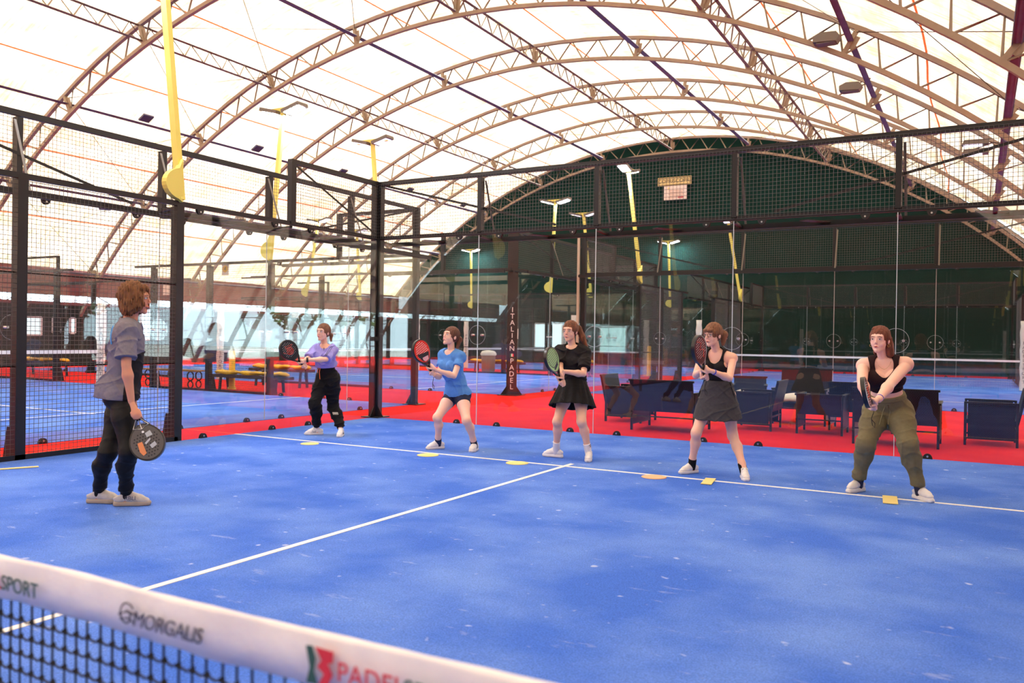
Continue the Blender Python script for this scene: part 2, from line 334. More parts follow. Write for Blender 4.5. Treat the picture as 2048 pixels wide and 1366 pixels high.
# orange webbing straps lying under the roof skin
for j, a in enumerate([-43, -35.5, -26, -16.5, -6.5, 3, 13, 22.5, 33]):
    mb = MB(); vs = []; n = 40
    for i in range(n+1):
        y = -18+i*(30.5+18)/n; aa = a+(.18*math.sin(i*.9) if a == 33 else 0)
        for d in (-.07, .07): vs.append(arc(aa+d, y, R0+.07))
    mb.add(vs, [(2*i, 2*i+1, 2*i+3, 2*i+2) for i in range(n)]); mb.m = [0]*len(mb.f)
    o = mb.build('roof_strap', 'strap'); sd = o.modifiers.new('s', 'SOLIDIFY'); sd.thickness = .004
    tag(o, 'thin orange strap running lengthwise under the %s' % ['lowest left part of the roof', 'left roof above the second left pipe', 'left roof beside the third pipe', 'left roof just above the left lattice purlin', 'roof just left of the ridge', 'roof just right of the ridge', 'right roof before the right lattice purlin', 'right roof beyond the right lattice purlin', 'far right roof, sagging and wavy'][j], 'strap', 'orange roof straps')
# diagonal bracing cables
for (ia, ib) in ((4, 5), (0, 1)):
    ya, yb = ARCH_Y[ia], ARCH_Y[ib]
    for q in range(-5, 5):
        if ia == 0 and abs(q) > 3: continue
        t = thing('bracing_cable_pair', 'thin crossed steel cables %s, %s' % ('beside the gable' if ia == 0 else 'in the middle of the roof', ['lowest left', 'low left', 'mid left', 'upper left', 'left of ridge', 'right of ridge', 'upper right', 'mid right', 'low right', 'lowest right'][q+5]+' bay'), 'cable', arc((q+.5)*BAY, (ya+yb)/2, R0-.3), 'crossed bracing cables')
        MB().tube([arc(q*BAY, ya, R0-.1), arc((q+1)*BAY, yb, R0-.1)], .012, 5).build('cable', 'rope', t)
        MB().tube([arc((q+1)*BAY, ya, R0-.1), arc(q*BAY, yb, R0-.1)], .012, 5).build('cable', 'rope', t)
# small dark clamps on the low left pipe
for i in range(1, 6):
    y = ARCH_Y[5]+HY*(i-.44); c = arc(-3*BAY+.25, y, R0-.12); u = arc(-3*BAY, 0, 1)-arc(-3*BAY, 0, 0); s = Vector((u.z, 0, -u.x))
    o = MB().frame(c, s*.17, Vector((0, .2, 0)), u*.03).build('roof_patch', mat('dark_blue_patch%d' % i, '#4a4460', .6), None, c)
    tag(o, 'small dark blue patch on the left roof, %s bay from the camera' % ['first', 'second', 'third', 'fourth', 'fifth'][i-1], 'patch', 'dark roof patches')
# unlit grey floodlights hung on the right pipe
for i, y in enumerate((9.8, 14.1)):
    c = arc(3*BAY-1.2, y, R0-.5); t = thing('roof_floodlight', 'grey unlit floodlight hung on the right roof pipe, %s of two' % ('nearer' if i == 0 else 'farther'), 'floodlight', c, 'grey roof floodlights')
    P = [(-.3, -.09), (.22, -.12), (.3, 0), (.22, .1), (-.12, .12), (-.3, .04)]
    MB().prism(P, lambda x, z, k: c+Vector((x, k, z)), .34).build('housing', 'lampgrey', t)
    MB().tube([c+Vector((.28, 0, .02)), c+Vector((.42, 0, .06)), c+Vector((.5, 0, .2))], .025, 6).build('bracket', 'galv', t)
    MB().box(c+Vector((-.02, 0, -.125)), (.42, .28, .02)).build('lens', 'lampgrey', t)
for i, (y, dz) in enumerate(((13.4, 0), (13.4, -.24))):
    c = arc(4*BAY, y, R0-.35)+Vector((-.62, 0, .25+dz)); t = thing('roof_floodlight', 'lit floodlight with purple glow on the far right roof pipe, %s of two' % ('upper' if i == 0 else 'lower'), 'floodlight', c, 'lit roof floodlights')
    MB().prism([(-.3, -.05), (.3, -.07), (.32, .05), (-.25, .06)], lambda x, z, k: c+Vector((x, k, z)), .3).build('housing', 'lampgrey', t)
    MB().box(c+Vector((-.05, 0, -.075)), (.42, .24, .02)).build('lens', 'lamp_off', t)
    MB().tube([c+Vector((.3, 0, 0)), c+Vector((.62, 0, -.1-dz))], .02, 6).build('bracket', 'galv', t)
# sign and poster high on the gable
t = thing('gable_sign', 'cream sign board reading COPRISCOPRI high on the green gable', 'sign', (-4.95, 30.5, 9.62))
MB().box((-4.95, 30.5, 9.62), (1.78, .05, .42)).build('board', 'signyel', t)
mb = MB()
for z in (-.18, .18): mb.box((-4.95, 30.468, 9.62+z), (1.7, .012, .02))
for x in (-.84, .84): mb.box((-4.95+x, 30.468, 9.62), (.02, .012, .36))
mb.build('border', 'signtxt', t)
text('lettering', 'COPRISCOPRI', .27, mframe((-4.95, 30.465, 9.62), (1, 0, 0), (0, 0, 1), (0, -1, 0)), 'signtxt', t, spacing=1.05)
t = thing('gable_poster', 'pale printed poster hanging under the cream sign', 'poster', (-4.9, 30.5, 9.0))
MB().box((-4.9, 30.5, 9.02), (1.2, .04, .72)).build('sheet', 'paper', t)
mb = MB()
for i in range(5): mb.box((-4.85, 30.475, 9.12-.09*i), (.8-.1*(i % 2), .01, .025))
mb.build('printed_lines', mat('faint_print', '#bb8c72', .8), t)
MB().box((-4.6, 30.475, 8.76), (.28, .01, .06)).build('red_mark', 'letter_red', t)
MB().disc((-5.25, 30.475, 9.25), (0, 1, 0), .06, .01).build('yellow_mark', 'signyel', t)
# outside on the open right side
struct(MB().box((45, 0, -.12), (66, 110, .1)).build('floor_outside', 'asphalt'))

# ================================================================== padel courts
def court_map(O, ex, ey):
    O, ex, ey = Vector(O+(0,)), Vector(ex+(0,)), Vector(ey+(0,))
    return lambda x, y, z=0: O+ex*x+ey*y+Vector((0, 0, z))
def turf(name, W, label, hidden=False):
    c = W(5, -10, 0)
    mb = MB(); vs = [W(x, y, z) for z in (0, .006) for x, y in ((0, 0), (10, 0), (10, -20), (0, -20))]
    mb.add(vs, [(0, 1, 2, 3), (7, 6, 5, 4), (0, 4, 5, 1), (1, 5, 6, 2), (2, 6, 7, 3), (3, 7, 4, 0)])
    t = mb.build(name, 'blue', None, c); struct(t)
    ln = MB()
    for yy in (-3.05, -16.95): ln.frame(W(5, yy, .0075), W(1, 0)*0+ (W(1, 0)-W(0, 0))*5, (W(0, 1)-W(0, 0))*.025, Vector((0, 0, .0015)))
    ln.frame(W(5, -10, .0076), (W(1, 0)-W(0, 0))*.025, (W(0, 1)-W(0, 0))*7.15, Vector((0, 0, .0015)))
    ln.build('painted_lines', 'line', t)
    return t
def wires(mb, W, P, U, V, nu, nv, su, sv, r=.0026):
    """grid of wires: P origin, U,V unit vecs (court frame world), lengths nu*su, nv*sv"""
    N = U.cross(V).normalized()
    for i in range(nu+1):
        a = P+U*(i*su); b = a+V*(nv*sv)
        mb.add([a+U*r+N*0, a+N*r, a-U*r, a-N*r, b+U*r, b+N*r, b-U*r, b-N*r], [(0, 1, 5, 4), (1, 2, 6, 5), (2, 3, 7, 6), (3, 0, 4, 7)])
    for j in range(nv+1):
        a = P+V*(j*sv)+N*r*1.5; b = a+U*(nu*su)
        mb.add([a+V*r, a+N*r, a-V*r, a-N*r, b+V*r, b+N*r, b-V*r, b-N*r], [(0, 1, 5, 4), (1, 2, 6, 5), (2, 3, 7, 6), (3, 0, 4, 7)])
def clampdisc(t, W, P, d, n, low, mname='black'):
    """half-round clamp on the glass edge; P on the glass line, d along wall, n outward"""
    mb = MB(); r = .055; k = 14
    for off in (-.014, .014):
        c = P+n*off
        poly = [(r*math.cos(PI*j/k), r*math.sin(PI*j/k)*1.25) for j in range(k+1)]
        sg = 1 if low else -1
        mb.prism(poly, lambda x, y, z, c=c: c+d*x+Vector((0, 0, sg*y))+n*z, .012)
    mb.build('clamp', mname, t)
    MB().disc(P+Vector((0, 0, (.035 if low else -.035))), n, .012, .05, 8).build('bolt', 'chrome', t)
def midclamp(t, P, n):
    b = MB(); b.disc(P-n*.015, n, .15, .006, 32); b.disc(P+n*.015, n, .15, .006, 32); o = b.build('clear_disc', 'clear', t)
    rim = MB(); _, s, u = basis(n)
    rim.tube([P-n*.015+(s*math.cos(a)+u*math.sin(a))*.15 for a in [2*PI*i/32 for i in range(32)]], .0018, 4, closed=True); rim.build('disc_rim', 'seam', t)
    d = Vector((0, 0, 1)).cross(n).normalized()
    bl = MB()
    for s_ in (-1, 1): bl.disc(P+d*.085*s_, n, .016, .07, 10)
    bl.build('bolts', 'chrome', t)
def back_wall(W, y, out, label, group, wirestep=.05, detail=True, brace=True, clamps=True):
    ex = (W(1, 0)-W(0, 0)); ey = (W(0, 1)-W(0, 0))*out; Z = Vector((0, 0, 1))
    t = thing('glass_back_wall', label, 'glass wall', W(5, y), group)
    for i in range(5):
        c = (W(2*i+.01, y, 0)+W(2*i+1.99, y, 0))/2
        MB().frame(c+Z*1.5, ex*.9925, ey*.006, Z*1.495).build('pane', 'glass', t)
    for x in (2, 4, 6, 8): MB().frame(W(x, y, 1.5), ex*.004, ey*.0055, Z*1.49).build('glass_edge', 'seam', t)
    for z, nm in ((3.0, 'middle_rail'), (3.92, 'top_rail')):
        MB().beam(W(0, y, z+.03)+ey*.04, W(10, y, z+.03)+ey*.04, .06, .06 if z < 3.5 else .07).build(nm, 'steel', t)
    mb = MB(); mb.beam(W(0, y, 2.96)+ey*.40, W(10, y, 2.96)+ey*.40, .05, .07)
    for x in (0, 2, 4, 6, 8, 10): mb.beam(W(x, y, 2.98)+ey*.04, W(x, y, 2.96)+ey*.4, .05, .03)
    for x in (1, 3, 5, 7, 9): mb.beam(W(x-.12, y, 2.965)+ey*.06, W(x+.12, y, 2.965)+ey*.4, .14, .012)
    mb.build('outrigger_rail', 'steel', t)
    for x in (2, 4, 6, 8):
        MB().frame(W(x, y, 3.47)+ey*.04, ex*.035, ey*.05, Z*.43).build('post', 'steel', t)
        MB().beam(W(x+.06, y, 3.86)+ey*.08, W(x+.06, y, 2.99)+ey*.40, .03, .008).build('strut', 'lampgrey', t)
    if brace:
        for x0, x1 in ((.05, 3.3), (9.95, 6.5)):
            MB().beam(W(x0, y, 3.93)+ey*.09, W(x1, y, 3.1)+ey*.09, .008, .035).build('brace', 'steel', t)
    mb = MB(); n = int(10/wirestep); m_ = int(round(.92/wirestep))
    wires(mb, W, W(0, y, 3.02)-ey*.0, ex, Z, n, m_, wirestep, .92/m_); mb.build('wire_mesh', 'wire', t)
    if clamps:
        for i in range(1, 5):
            for s in (-.37, .37):
                for low in (True, False): clampdisc(t, W, W(2*i+s, y, 0 if low else 2.995), ex, ey, low)
            if detail: midclamp(t, W(2*i, y, 1.42), ey)
    return t
def corner_post(W, x, y, sx, sy, label, txt=False):
    ex = (W(1, 0)-W(0, 0)); ey = (W(0, 1)-W(0, 0)); Z = Vector((0, 0, 1))
    P = W(x, y); t = thing('corner_post', label, 'post', P, 'court corner posts')
    a, b = ex*sx, ey*sy
    MB().frame(P+a*.06+Z*2.0, ex*.05, ey*.055, Z*1.99).build('side_column', 'steel', t)
    MB().frame(P+b*.06+a*.0+Z*1.99, ex*.045, ey*.05, Z*1.985).build('back_column', 'steel', t)
    m = MB(); m.box(P+Z*.012+a*.03+b*.03, (.34, .34, .014))
    for d in (ex, -ex, ey, -ey):
        n = d.cross(Z)
        m.prism([(.05, .015), (.16, .015), (.05, .2)], lambda u, v, k, d=d, n=n: P+d*u+Z*v+n*k, .01)
    m.build('foot_plate', 'steel', t)
    mb = MB(); mb.frame(P-a*.03-b*.03+Z*1.33, ex*.02, ey*.02, Z*.02); mb.beam(P-a*.1-b*.03+Z*1.33, P+a*.12-b*.03+Z*1.33, .03, .07); mb.build('latch', 'black', t)
    return t
def foot(t, P, along, n, h=.35):
    Z = Vector((0, 0, 1)); mb = MB()
    mb.prism([(.03, .01), (.17, .01), (.10, h), (.03, h)], lambda u, v, k: P+n*u+Z*v+along*k, .05); mb.build('foot_bracket', 'steel', t)
    MB().box(P+n*.06+Z*.008, (.2, .2, .012)).build('base_plate', 'steel', t)
def side_wall(W, x, out, label, group, ends=(0, 1), spans=None, wirestep=.05, detail=True):
    """side of a court: glass 4 m at each end, wire mesh toward the net, doorway at the net"""
    ex = (W(1, 0)-W(0, 0))*out; ey = (W(0, 1)-W(0, 0)); Z = Vector((0, 0, 1))
    t = thing('side_fence', label, 'court fence', W(x, -10), group)
    for e in ends:
        g = (lambda d: -d) if e == 0 else (lambda d: -20+d)
        sg = -1 if e == 0 else 1
        for i in range(2):
            c = (W(x, g(2*i+.01))+W(x, g(2*i+1.99)))/2
            MB().frame(c+Z*1.5, ey*.9925, ex*.006, Z*1.495).build('pane', 'glass', t)
        MB().beam(W(x, g(0), 3.03)+ex*.04, W(x, g(8.7), 3.03)+ex*.04, .06, .06).build('middle_rail', 'steel', t)
        MB().beam(W(x, g(0), 3.95)+ex*.04, W(x, g(2), 3.95)+ex*.04, .06, .07).build('top_rail', 'steel', t)
        mb = MB(); mb.beam(W(x, g(0), 2.96)+ex*.4, W(x, g(4), 2.96)+ex*.4, .05, .07)
        for d in (0, 2, 4): mb.beam(W(x, g(d), 2.98)+ex*.04, W(x, g(d), 2.96)+ex*.4, .05, .03)
        for d in (1, 3): mb.beam(W(x, g(d-.12), 2.965)+ex*.06, W(x, g(d+.12), 2.965)+ex*.4, .14, .012)
        mb.build('outrigger_rail', 'steel', t)
        MB().frame(W(x, g(2), 3.5)+ex*.04, ex*.045, ey*.045, Z*.48).build('post', 'steel', t)
        for d in (4, 6, 8):
            p = MB(); p.frame(W(x, g(d), 1.5)+ex*.02, ex*.03, ey*.055, Z*1.5); p.frame(W(x, g(d), 1.5)+ex*.09, ex*.035, ey*.04, Z*1.48); p.build('post', 'steel', t)
            foot(t, W(x, g(d))+ex*.1, ey, ex)
        for z in (1.0, 2.0): MB().tube([W(x, g(4), z)+ex*.03, W(x, g(8), z)+ex*.03], .016, 6).build('cross_bar', 'steel', t)
        MB().beam(W(x, g(4), .03), W(x, g(8), .03), .02, .06).build('kick_plate', 'steel', t)
        mb = MB()
        wires(mb, W, W(x, g(0), 3.02), ey*sg, Z, int(2/wirestep), int(.92/.05), wirestep, .05)
        wires(mb, W, W(x, g(4), .03), ey*sg, Z, int(4/wirestep), 59, wirestep, .05); mb.build('wire_mesh', 'wire', t)
        if detail:
            for d in (2,):
                for s in (-.37, .37):
                    for low in (True, False): clampdisc(t, W, W(x, g(d+s), 0 if low else 2.995), ey, ex, low)
            clampdisc(t, W, W(x, g(3.6), 0), ey, ex, True); clampdisc(t, W, W(x, g(3.7), 2.995), ey, ex, False)
            midclamp(t, W(x, g(2), 1.42), ex)
        if label.startswith('near left'):
            MB().beam(W(x, g(2.05), 3.93), W(x, g(.1), 3.1), .008, .03).build('brace', 'steel', t)
    return t
def net_row(W, label, pads, zt=.9, z_tape=.09, group='court nets'):
    Z = Vector((0, 0, 1)); ex = W(1, 0)-W(0, 0); ey = W(0, 1)-W(0, 0)
    t = thing('court_net', label, 'net', W(5, -10), group)
    MB().frame(W(5, -10, zt-z_tape/2), ex*5, ey*.006, Z*z_tape/2).build('tape', 'tape', t)
    mb = MB(); wires(mb, W, W(0, -10, .03), ex, Z, 222, 17, .045, (zt-z_tape-.03)/17, .0016); mb.build('cord_mesh', 'net', t)
    for i, x in enumerate((0, 10)):
        p = MB(); p.tube([W(x, -10, 0), W(x, -10, 1.05)], .035, 10); p.build('post', 'steel', t)
    return t
def pad(W, x, label):
    Z = Vector((0, 0, 1)); P = W(x, -10); t = thing('padded_post', label, 'padded post', P, 'white padded posts')
    mb = MB(); n = 12; vs = []
    for i in range(n+1):
        z = .02+2.1*i/n; r = .105+.012*math.sin(i*2.1)
        for j in range(10): a = 2*PI*j/10; vs.append(P+Vector((r*math.cos(a), r*math.sin(a), z)))
    mb.add(vs, [(i*10+j, i*10+(j+1) % 10, (i+1)*10+(j+1) % 10, (i+1)*10+j) for i in range(n) for j in range(10)]+[tuple(range(n*10, n*10+10))], 0, True)
    mb.m = [0]*len(mb.f); mb.build('vinyl_cover', 'pad', t)
    lt = (CAM-P); lt.z = 0; lt.normalize()
    for i, ch in enumerate('PADELSPORT'): text('letter', ch, .13, mframe(P+lt*.122+Z*(1.45-.13*i), Z.cross(lt), Z, lt), 'letter_dark', t)
    return t
def floodpole(P, top, label, lit=True, head_dir=(1, 0, 0), bend=.25):
    P, T = Vector(P), Vector(top); t = thing('floodlight_pole', label, 'floodlight', P, 'yellow floodlight poles')
    d = (T-P); 
    mb = MB(); mb.beam(P, T, .10, .07, (0, 1, 0)); mb.build('pole', 'yellow', t)
    n = Vector((CAM.x-P.x, CAM.y-P.y, 0)).normalized(); s = n.cross(Vector((0, 0, 1)))
    poly = [(0, -.03)]+[(.0+.2*math.sin(a)*1.0, .2-.2*math.cos(a)) for a in [PI*i/14 for i in range(1, 14)]]+[(0, .52)]
    MB().prism([(-x, z) for x, z in poly], lambda x, z, k: P+Vector(head_dir)*x*1.25+Vector((0, 0, z))+Vector(head_dir).cross(Vector((0, 0, 1)))*k, .09).build('pole_bracket', 'yellow', t)
    h = Vector(head_dir).normalized(); q = h.cross(Vector((0, 0, 1)))
    MB().beam(T-h*.5, T+h*.5, .08, .09).build('crossarm', 'yellow', t)
    for sgn in (-1, 1):
        c = T+h*sgn*.34-Vector((0, 0, .06))
        nr = Vector((h.x*sgn*.25, h.y*sgn*.25, -1)).normalized(); X = (h-nr*h.dot(nr)).normalized(); Y = nr.cross(X)
        o = MB().frame(c-nr*.05, X*.26, Y*.16, nr*.04).build('lamp_head', 'lampgrey', t)
        MB().frame(c-nr*.01, X*.20, Y*.12, nr*.008).build('lens', 'lamp_on' if lit else 'lamp_off', o)
    return t

CA = court_map((0, 0), (1, 0), (0, 1)); CW = court_map((-1.1, 2.55), (0, -1), (1, 0)); CN = court_map((.1, 28.3), (1, 0), (0, 1))
CNW = court_map((-.9, 16.3), (0, -1), (1, 0)); CNN = court_map((-.9, 30.0), (0, -1), (1, 0))
turf('floor_court', CA, ''); turf('floor_court', CW, ''); turf('floor_court', CN, ''); turf('floor_court', CNW, ''); turf('floor_court', CNN, '')
for o in [o for o in COL.objects if o.name.startswith('floor_court')]: pass

# our court
back_wall(CA, 0, 1, 'clear glass back wall with mesh top behind the five women', 'glass back walls')
back_wall(CA, -20, -1, 'glass back wall of the blue court behind the camera', 'glass back walls')
side_wall(CA, 0, -1, 'near left glass and mesh fence beside the man and the woman in lilac', 'side fences')
side_wall(CA, 10, 1, 'right glass and mesh fence of the women\'s court', 'side fences')
corner_post(CA, 0, 0, -1, 1, 'tall black corner post where the near left fence meets the back wall')
corner_post(CA, 10, 0, 1, 1, 'black corner post at the right end of the women\'s back wall')
# west court
back_wall(CW, 0, 1, 'glass wall with mesh top just outside the near left fence', 'glass back walls')
side_wall(CW, 0, -1, 'far fence of the left court, beyond its blue turf', 'side fences')
corner_post(CW, 0, 0, -1, 1, 'black corner post seen just right of the tall near corner post')
net_row(CW, 'white topped net of the left court behind the man', 1); pad(CW, 0, 'white padded net post left of the man, nearest one')
# north court
back_wall(CN, -20, -1, 'glass wall with mesh top behind the black rattan chairs', 'glass back walls')
back_wall(CN, 0, 1, 'farthest glass wall in front of the dark green gable', 'glass back walls')
side_wall(CN, 0, -1, 'left side fence of the court beyond the rattan chairs', 'side fences')
side_wall(CN, 10, 1, 'right side fence of the court beyond the rattan chairs', 'side fences')
q_ = corner_post(CN, 0, -20, -1, -1, 'black corner post with its lit side painted pale, behind the woman in black'); M['pale'] = mat('lit_side_tone', '#c9bda9', .5); MB().box((-.02, 8.13, 2.0), (.06, .04, 3.98)).build('lit_side_strip', 'pale', q_)  # pale strip paints the light falling on the side face of the post
corner_post(CN, 0, 0, -1, 1, 'farthest black corner post on the left of the court beyond the chairs')
corner_post(CN, 10, 0, 1, 1, 'farthest black corner post near the right edge of the photo')
net_row(CN, 'net with white tape seen behind the woman in olive trousers', 1, zt=.93, z_tape=.06); pad(CN, 10, 'white padded net post at the right edge of the photo'); pad(CN, 0, 'dark strapped white net post behind the woman with glasses')
# north-west courts
back_wall(CNW, 0, 1, 'glass wall to the right of the post reading ITALIAN PADEL', 'glass back walls')
side_wall(CNW, 10, 1, 'fence left of the post reading ITALIAN PADEL', 'side fences')
side_wall(CNW, 0, -1, 'fence on the far side of the court left of ITALIAN PADEL', 'side fences')
net_row(CNW, 'net across the court behind the woman in the blue T-shirt', 1); pad(CNW, 10, 'white padded post behind the railing left of the woman in lilac'); pad(CNW, 0, 'white padded post just left of the woman in the blue T-shirt')
corner_post(CNW, 0, 0, -1, 1, 'slim black corner post beyond the ITALIAN PADEL post')
back_wall(CNN, 0, 1, 'distant glass wall near the gable, left of the court beyond the chairs', 'glass back walls', clamps=False)
side_wall(CNN, 10, 1, 'distant side fence behind the woman in the blue T-shirt', 'side fences', detail=False)
side_wall(CNN, 0, -1, 'most distant side fence along the green gable', 'side fences', detail=False)
net_row(CNN, 'most distant court net, near the green gable', 1); pad(CNN, 10, 'white padded post just right of the woman in the blue T-shirt'); pad(CNN, 0, 'white padded post in front of the far cyan window')
# the wide post that carries writing
P = CNW(10, 0); t = thing('lettered_post', 'wide dark post lettered ITALIAN PADEL standing on red turf', 'post', P)
yd = Vector((CAM.x-P.x, CAM.y-P.y, 0)).normalized(); xs = Vector((0, 0, 1)).cross(yd); Z = Vector((0, 0, 1))
M['postbrown'] = mat('dark_brown_painted_steel', '#2f2322', .45, 0, .5, 3, '#231a1b')
MB().frame(P+Z*2, xs*.125, yd*.05, Z*2).build('column', 'postbrown', t)
mb = MB(); mb.box(P+Z*.01, (.5, .5, .015))
for s in (-1, 1): mb.prism([(.12, .015), (.26, .015), (.12, .22)], lambda u, v, k, s=s: P+xs*u*s+Z*v+yd*k, .012)
mb.build('foot_plate', 'steel', t)
zt = 2.05
for ch in 'ITALIAN': text('letter', ch, .17, mframe(P+yd*.052+Z*zt, xs, Z, yd), 'letter_white', t); zt -= .155
for i, c in enumerate(('letter_grn2', 'letter_white', 'letter_red')): MB().frame(P+yd*.053+Z*zt+xs*(i-1)*.03, xs*.015, yd*.002, Z*.035).build('flag_band', c, t)
zt -= .145
for ch in 'PADEL': text('letter', ch, .17, mframe(P+yd*.052+Z*zt, xs, Z, yd), 'letter_white', t); zt -= .155

# floodlight poles
for P, T, lab, lit, hd in (
    ((0, -4, 3.07), (-.46, -4, 6.6), 'yellow floodlight pole on the near fence above the man, tallest in view', True, (0, 1, 0)),
    ((-5.1, 2.55, 3.07), (-4.75, 2.55, 6.4), 'yellow floodlight pole with lit twin lamps above the woman in lilac', True, (1, 0, 0)),
    ((-4.9, 6.3, 3.07), (-5.24, 6.3, 6.55), 'yellow floodlight pole directly above the tall near corner post', False, (1, 0, 0)),
    ((-17.1, 2.55, 3.07), (-17.4, 2.55, 6.1), 'yellow floodlight pole at the far left, above the man', False, (1, 0, 0)),
    ((.1, 12.3, 3.07), (-.35, 12.3, 6.5), 'yellow floodlight pole with bright lamps left of the cream sign', True, (0, 1, 0)),
    ((-4.9, 16.3, 3.07), (-4.75, 16.3, 6.44), 'yellow floodlight pole with two bright lamps above the woman in black', True, (1, 0, 0)),
    ((-4.9, 20.0, 3.07), (-5.3, 20.0, 6.5), 'yellow floodlight pole just right of the one above the woman in black', False, (1, 0, 0)),
    ((-4.9, 30.0, 3.07), (-5.05, 30.0, 6.44), 'distant yellow floodlight pole with two bright lamps under the sign', True, (1, 0, 0)),
    ((.1, 24.3, 3.07), (-.5, 24.3, 6.5), 'yellow floodlight pole above the woman with glasses', False, (0, 1, 0)),
    ((-16.9, 30.0, 3.07), (-17.0, 30.0, 6.46), 'farthest yellow floodlight pole, above the woman in the blue T-shirt', True, (1, 0, 0)),
    ((-16.9, 16.3, 3.07), (-16.2, 16.3, 6.37), 'distant yellow floodlight pole behind the head of the woman in lilac', True, (1, 0, 0)),
    ((-16.9, 20.0, 3.07), (-17.2, 20.0, 6.4), 'slim distant yellow pole left of the tall near corner post', False, (1, 0, 0)),
    ((10.0, -4, 3.07), (10.35, -4, 6.6), 'yellow floodlight pole on the right fence, outside the picture', True, (0, 1, 0)),
    ((0, -16, 3.07), (-.4, -16, 6.6), 'yellow floodlight pole behind the camera on the left', True, (0, 1, 0)),
    ((10, -16, 3.07), (10.4, -16, 6.6), 'yellow floodlight pole behind the camera on the right', True, (0, 1, 0)),
    ((10.1, 12.3, 3.07), (10.5, 12.3, 6.5), 'yellow floodlight pole beyond the right edge of the photo', True, (0, 1, 0))):
    floodpole(P, T, lab, lit, hd)

# the near net
t = thing('court_net', 'near net with white tape printed PADELSPORT, black cords', 'net', (5, -10, 0), 'court nets')
def ntz(x): return .828+.018*max(0, (x-7.7))**1.2
mb = MB(); vs = []; n = 150
xs_ = [1.0+8.9*i/n for i in range(n+1)]
prof = [(.010, 0), (.012, -.045), (.010, -.092), (-.010, -.092), (-.012, -.045), (-.010, 0), (-.006, .006), (.006, .006)]
for i, x in enumerate(xs_):
    for py, pz in prof: vs.append((x, -10+py*(1+.25*math.sin(x*17)+.2*math.sin(x*41))+.004*math.sin(x*9), ntz(x)+pz+(.002*math.sin(x*23) if pz < -.05 else .0012*math.sin(x*11))))
mb.add(vs, [(i*8+j, (i+1)*8+j, (i+1)*8+(j+1) % 8, i*8+(j+1) % 8) for i in range(n) for j in range(8)], 0, True); mb.build('tape', 'tape', t)
mb = MB(); px = .043
def cord(pts, r=.0028): mb.tube(pts, r, 5, caps=False)
i = 0; x = 5.2
while x < 9.9:
    top = ntz(x)-.09; cord([(x+.003*math.sin(x*50), -10, top), (x, -10.001, top*.5), (x+.004*math.sin(x*30), -10, .02)]); x += px
for j in range(17):
    pts = []
    x = 5.2; k = 0
    while x < 9.9:
        sag = .008 if k % 2 else 0
        pts.append((x+.0, -10+(.002 if k % 2 else -.002), ntz(x)-.09-.043*(j+1)-sag+.003*math.sin(x*8+j))); x += px/2; k += 1
    cord(pts)
mb.build('cord_mesh', 'net', t)
kn = MB(); x = 5.2
while x < 9.9:
    for j in range(17):
        kn.frame((x, -10, ntz(x)-.09-.043*(j+1)+.003*math.sin(x*8+j)), Vector((.004, 0, .002)), Vector((0, .004, 0)), Vector((-.002, 0, .005)))
    x += px
o = kn.build('knots', 'net', t)
for sx in (1.0, 9.9): MB().tube([(sx, -10, 0), (sx, -10, .95)], .04, 10).build('post', 'steel', t)
fx, fz, fy = Vector((1, 0, 0)), Vector((0, 0, 1)), Vector((0, -1, 0))
def padelsport(x0, extra=True):
    # x0: left edge of the logo
    z = ntz(x0+.2)-.048
    lg = MB(); lg.prism([(-.004, .032), (.012, .034), (.020, .012), (.016, -.012), (.026, -.034), (-.002, -.036), (.006, -.006)], lambda a, b, k: Vector((x0+a, -10.0225+k, z+b)), .001); lg.build('logo_green', 'letter_green', t)
    lg = MB(); lg.prism([(.018, .034), (.062, .032), (.060, .012), (.048, .008), (.060, -.010), (.048, -.036), (.028, -.032), (.040, -.012), (.024, -.002), (.034, .012)], lambda a, b, k: Vector((x0+a, -10.0228+k, z+b)), .001); lg.build('logo_red', 'letter_red', t)
    text('lettering', 'PADEL', .050, mframe((x0+.146, -10.0232, z-.002), fx, fz, fy), 'letter_red', t, spacing=1.05)
    text('lettering', 'SPORT', .050, mframe((x0+.292, -10.0232, z-.002), fx, fz, fy), 'letter_green', t, spacing=1.0)
padelsport(7.812); padelsport(6.615)
text('lettering', 'MORGALIS', .046, mframe((7.425, -10.0236, ntz(7.4)-.050), fx, fz, fy), 'letter_dark', t, font_shear=.25, spacing=.95)
mb = MB(); cx_, cz_ = 7.30, ntz(7.3)-.045
mb.tube([(cx_+.026*math.cos(a)*(1-.04*i), -10.0236, cz_+.028*math.sin(a)*(1-.04*i)) for i, a in enumerate([2*PI*q/14+.6 for q in range(16)])], .0022, 4); mb.tube([(cx_-.024, -10.0236, cz_-.002), (cx_, -10.0236, cz_+.008), (cx_+.032, -10.0236, cz_+.004)], .003, 4); mb.tube([(cx_-.02, -10.0236, cz_-.012), (cx_+.004, -10.0236, cz_-.006), (cx_+.02, -10.0236, cz_-.012)], .0022, 4); mb.build('swirl_logo', 'letter_dark', t)
M['white_print2'] = M['letter_dark']

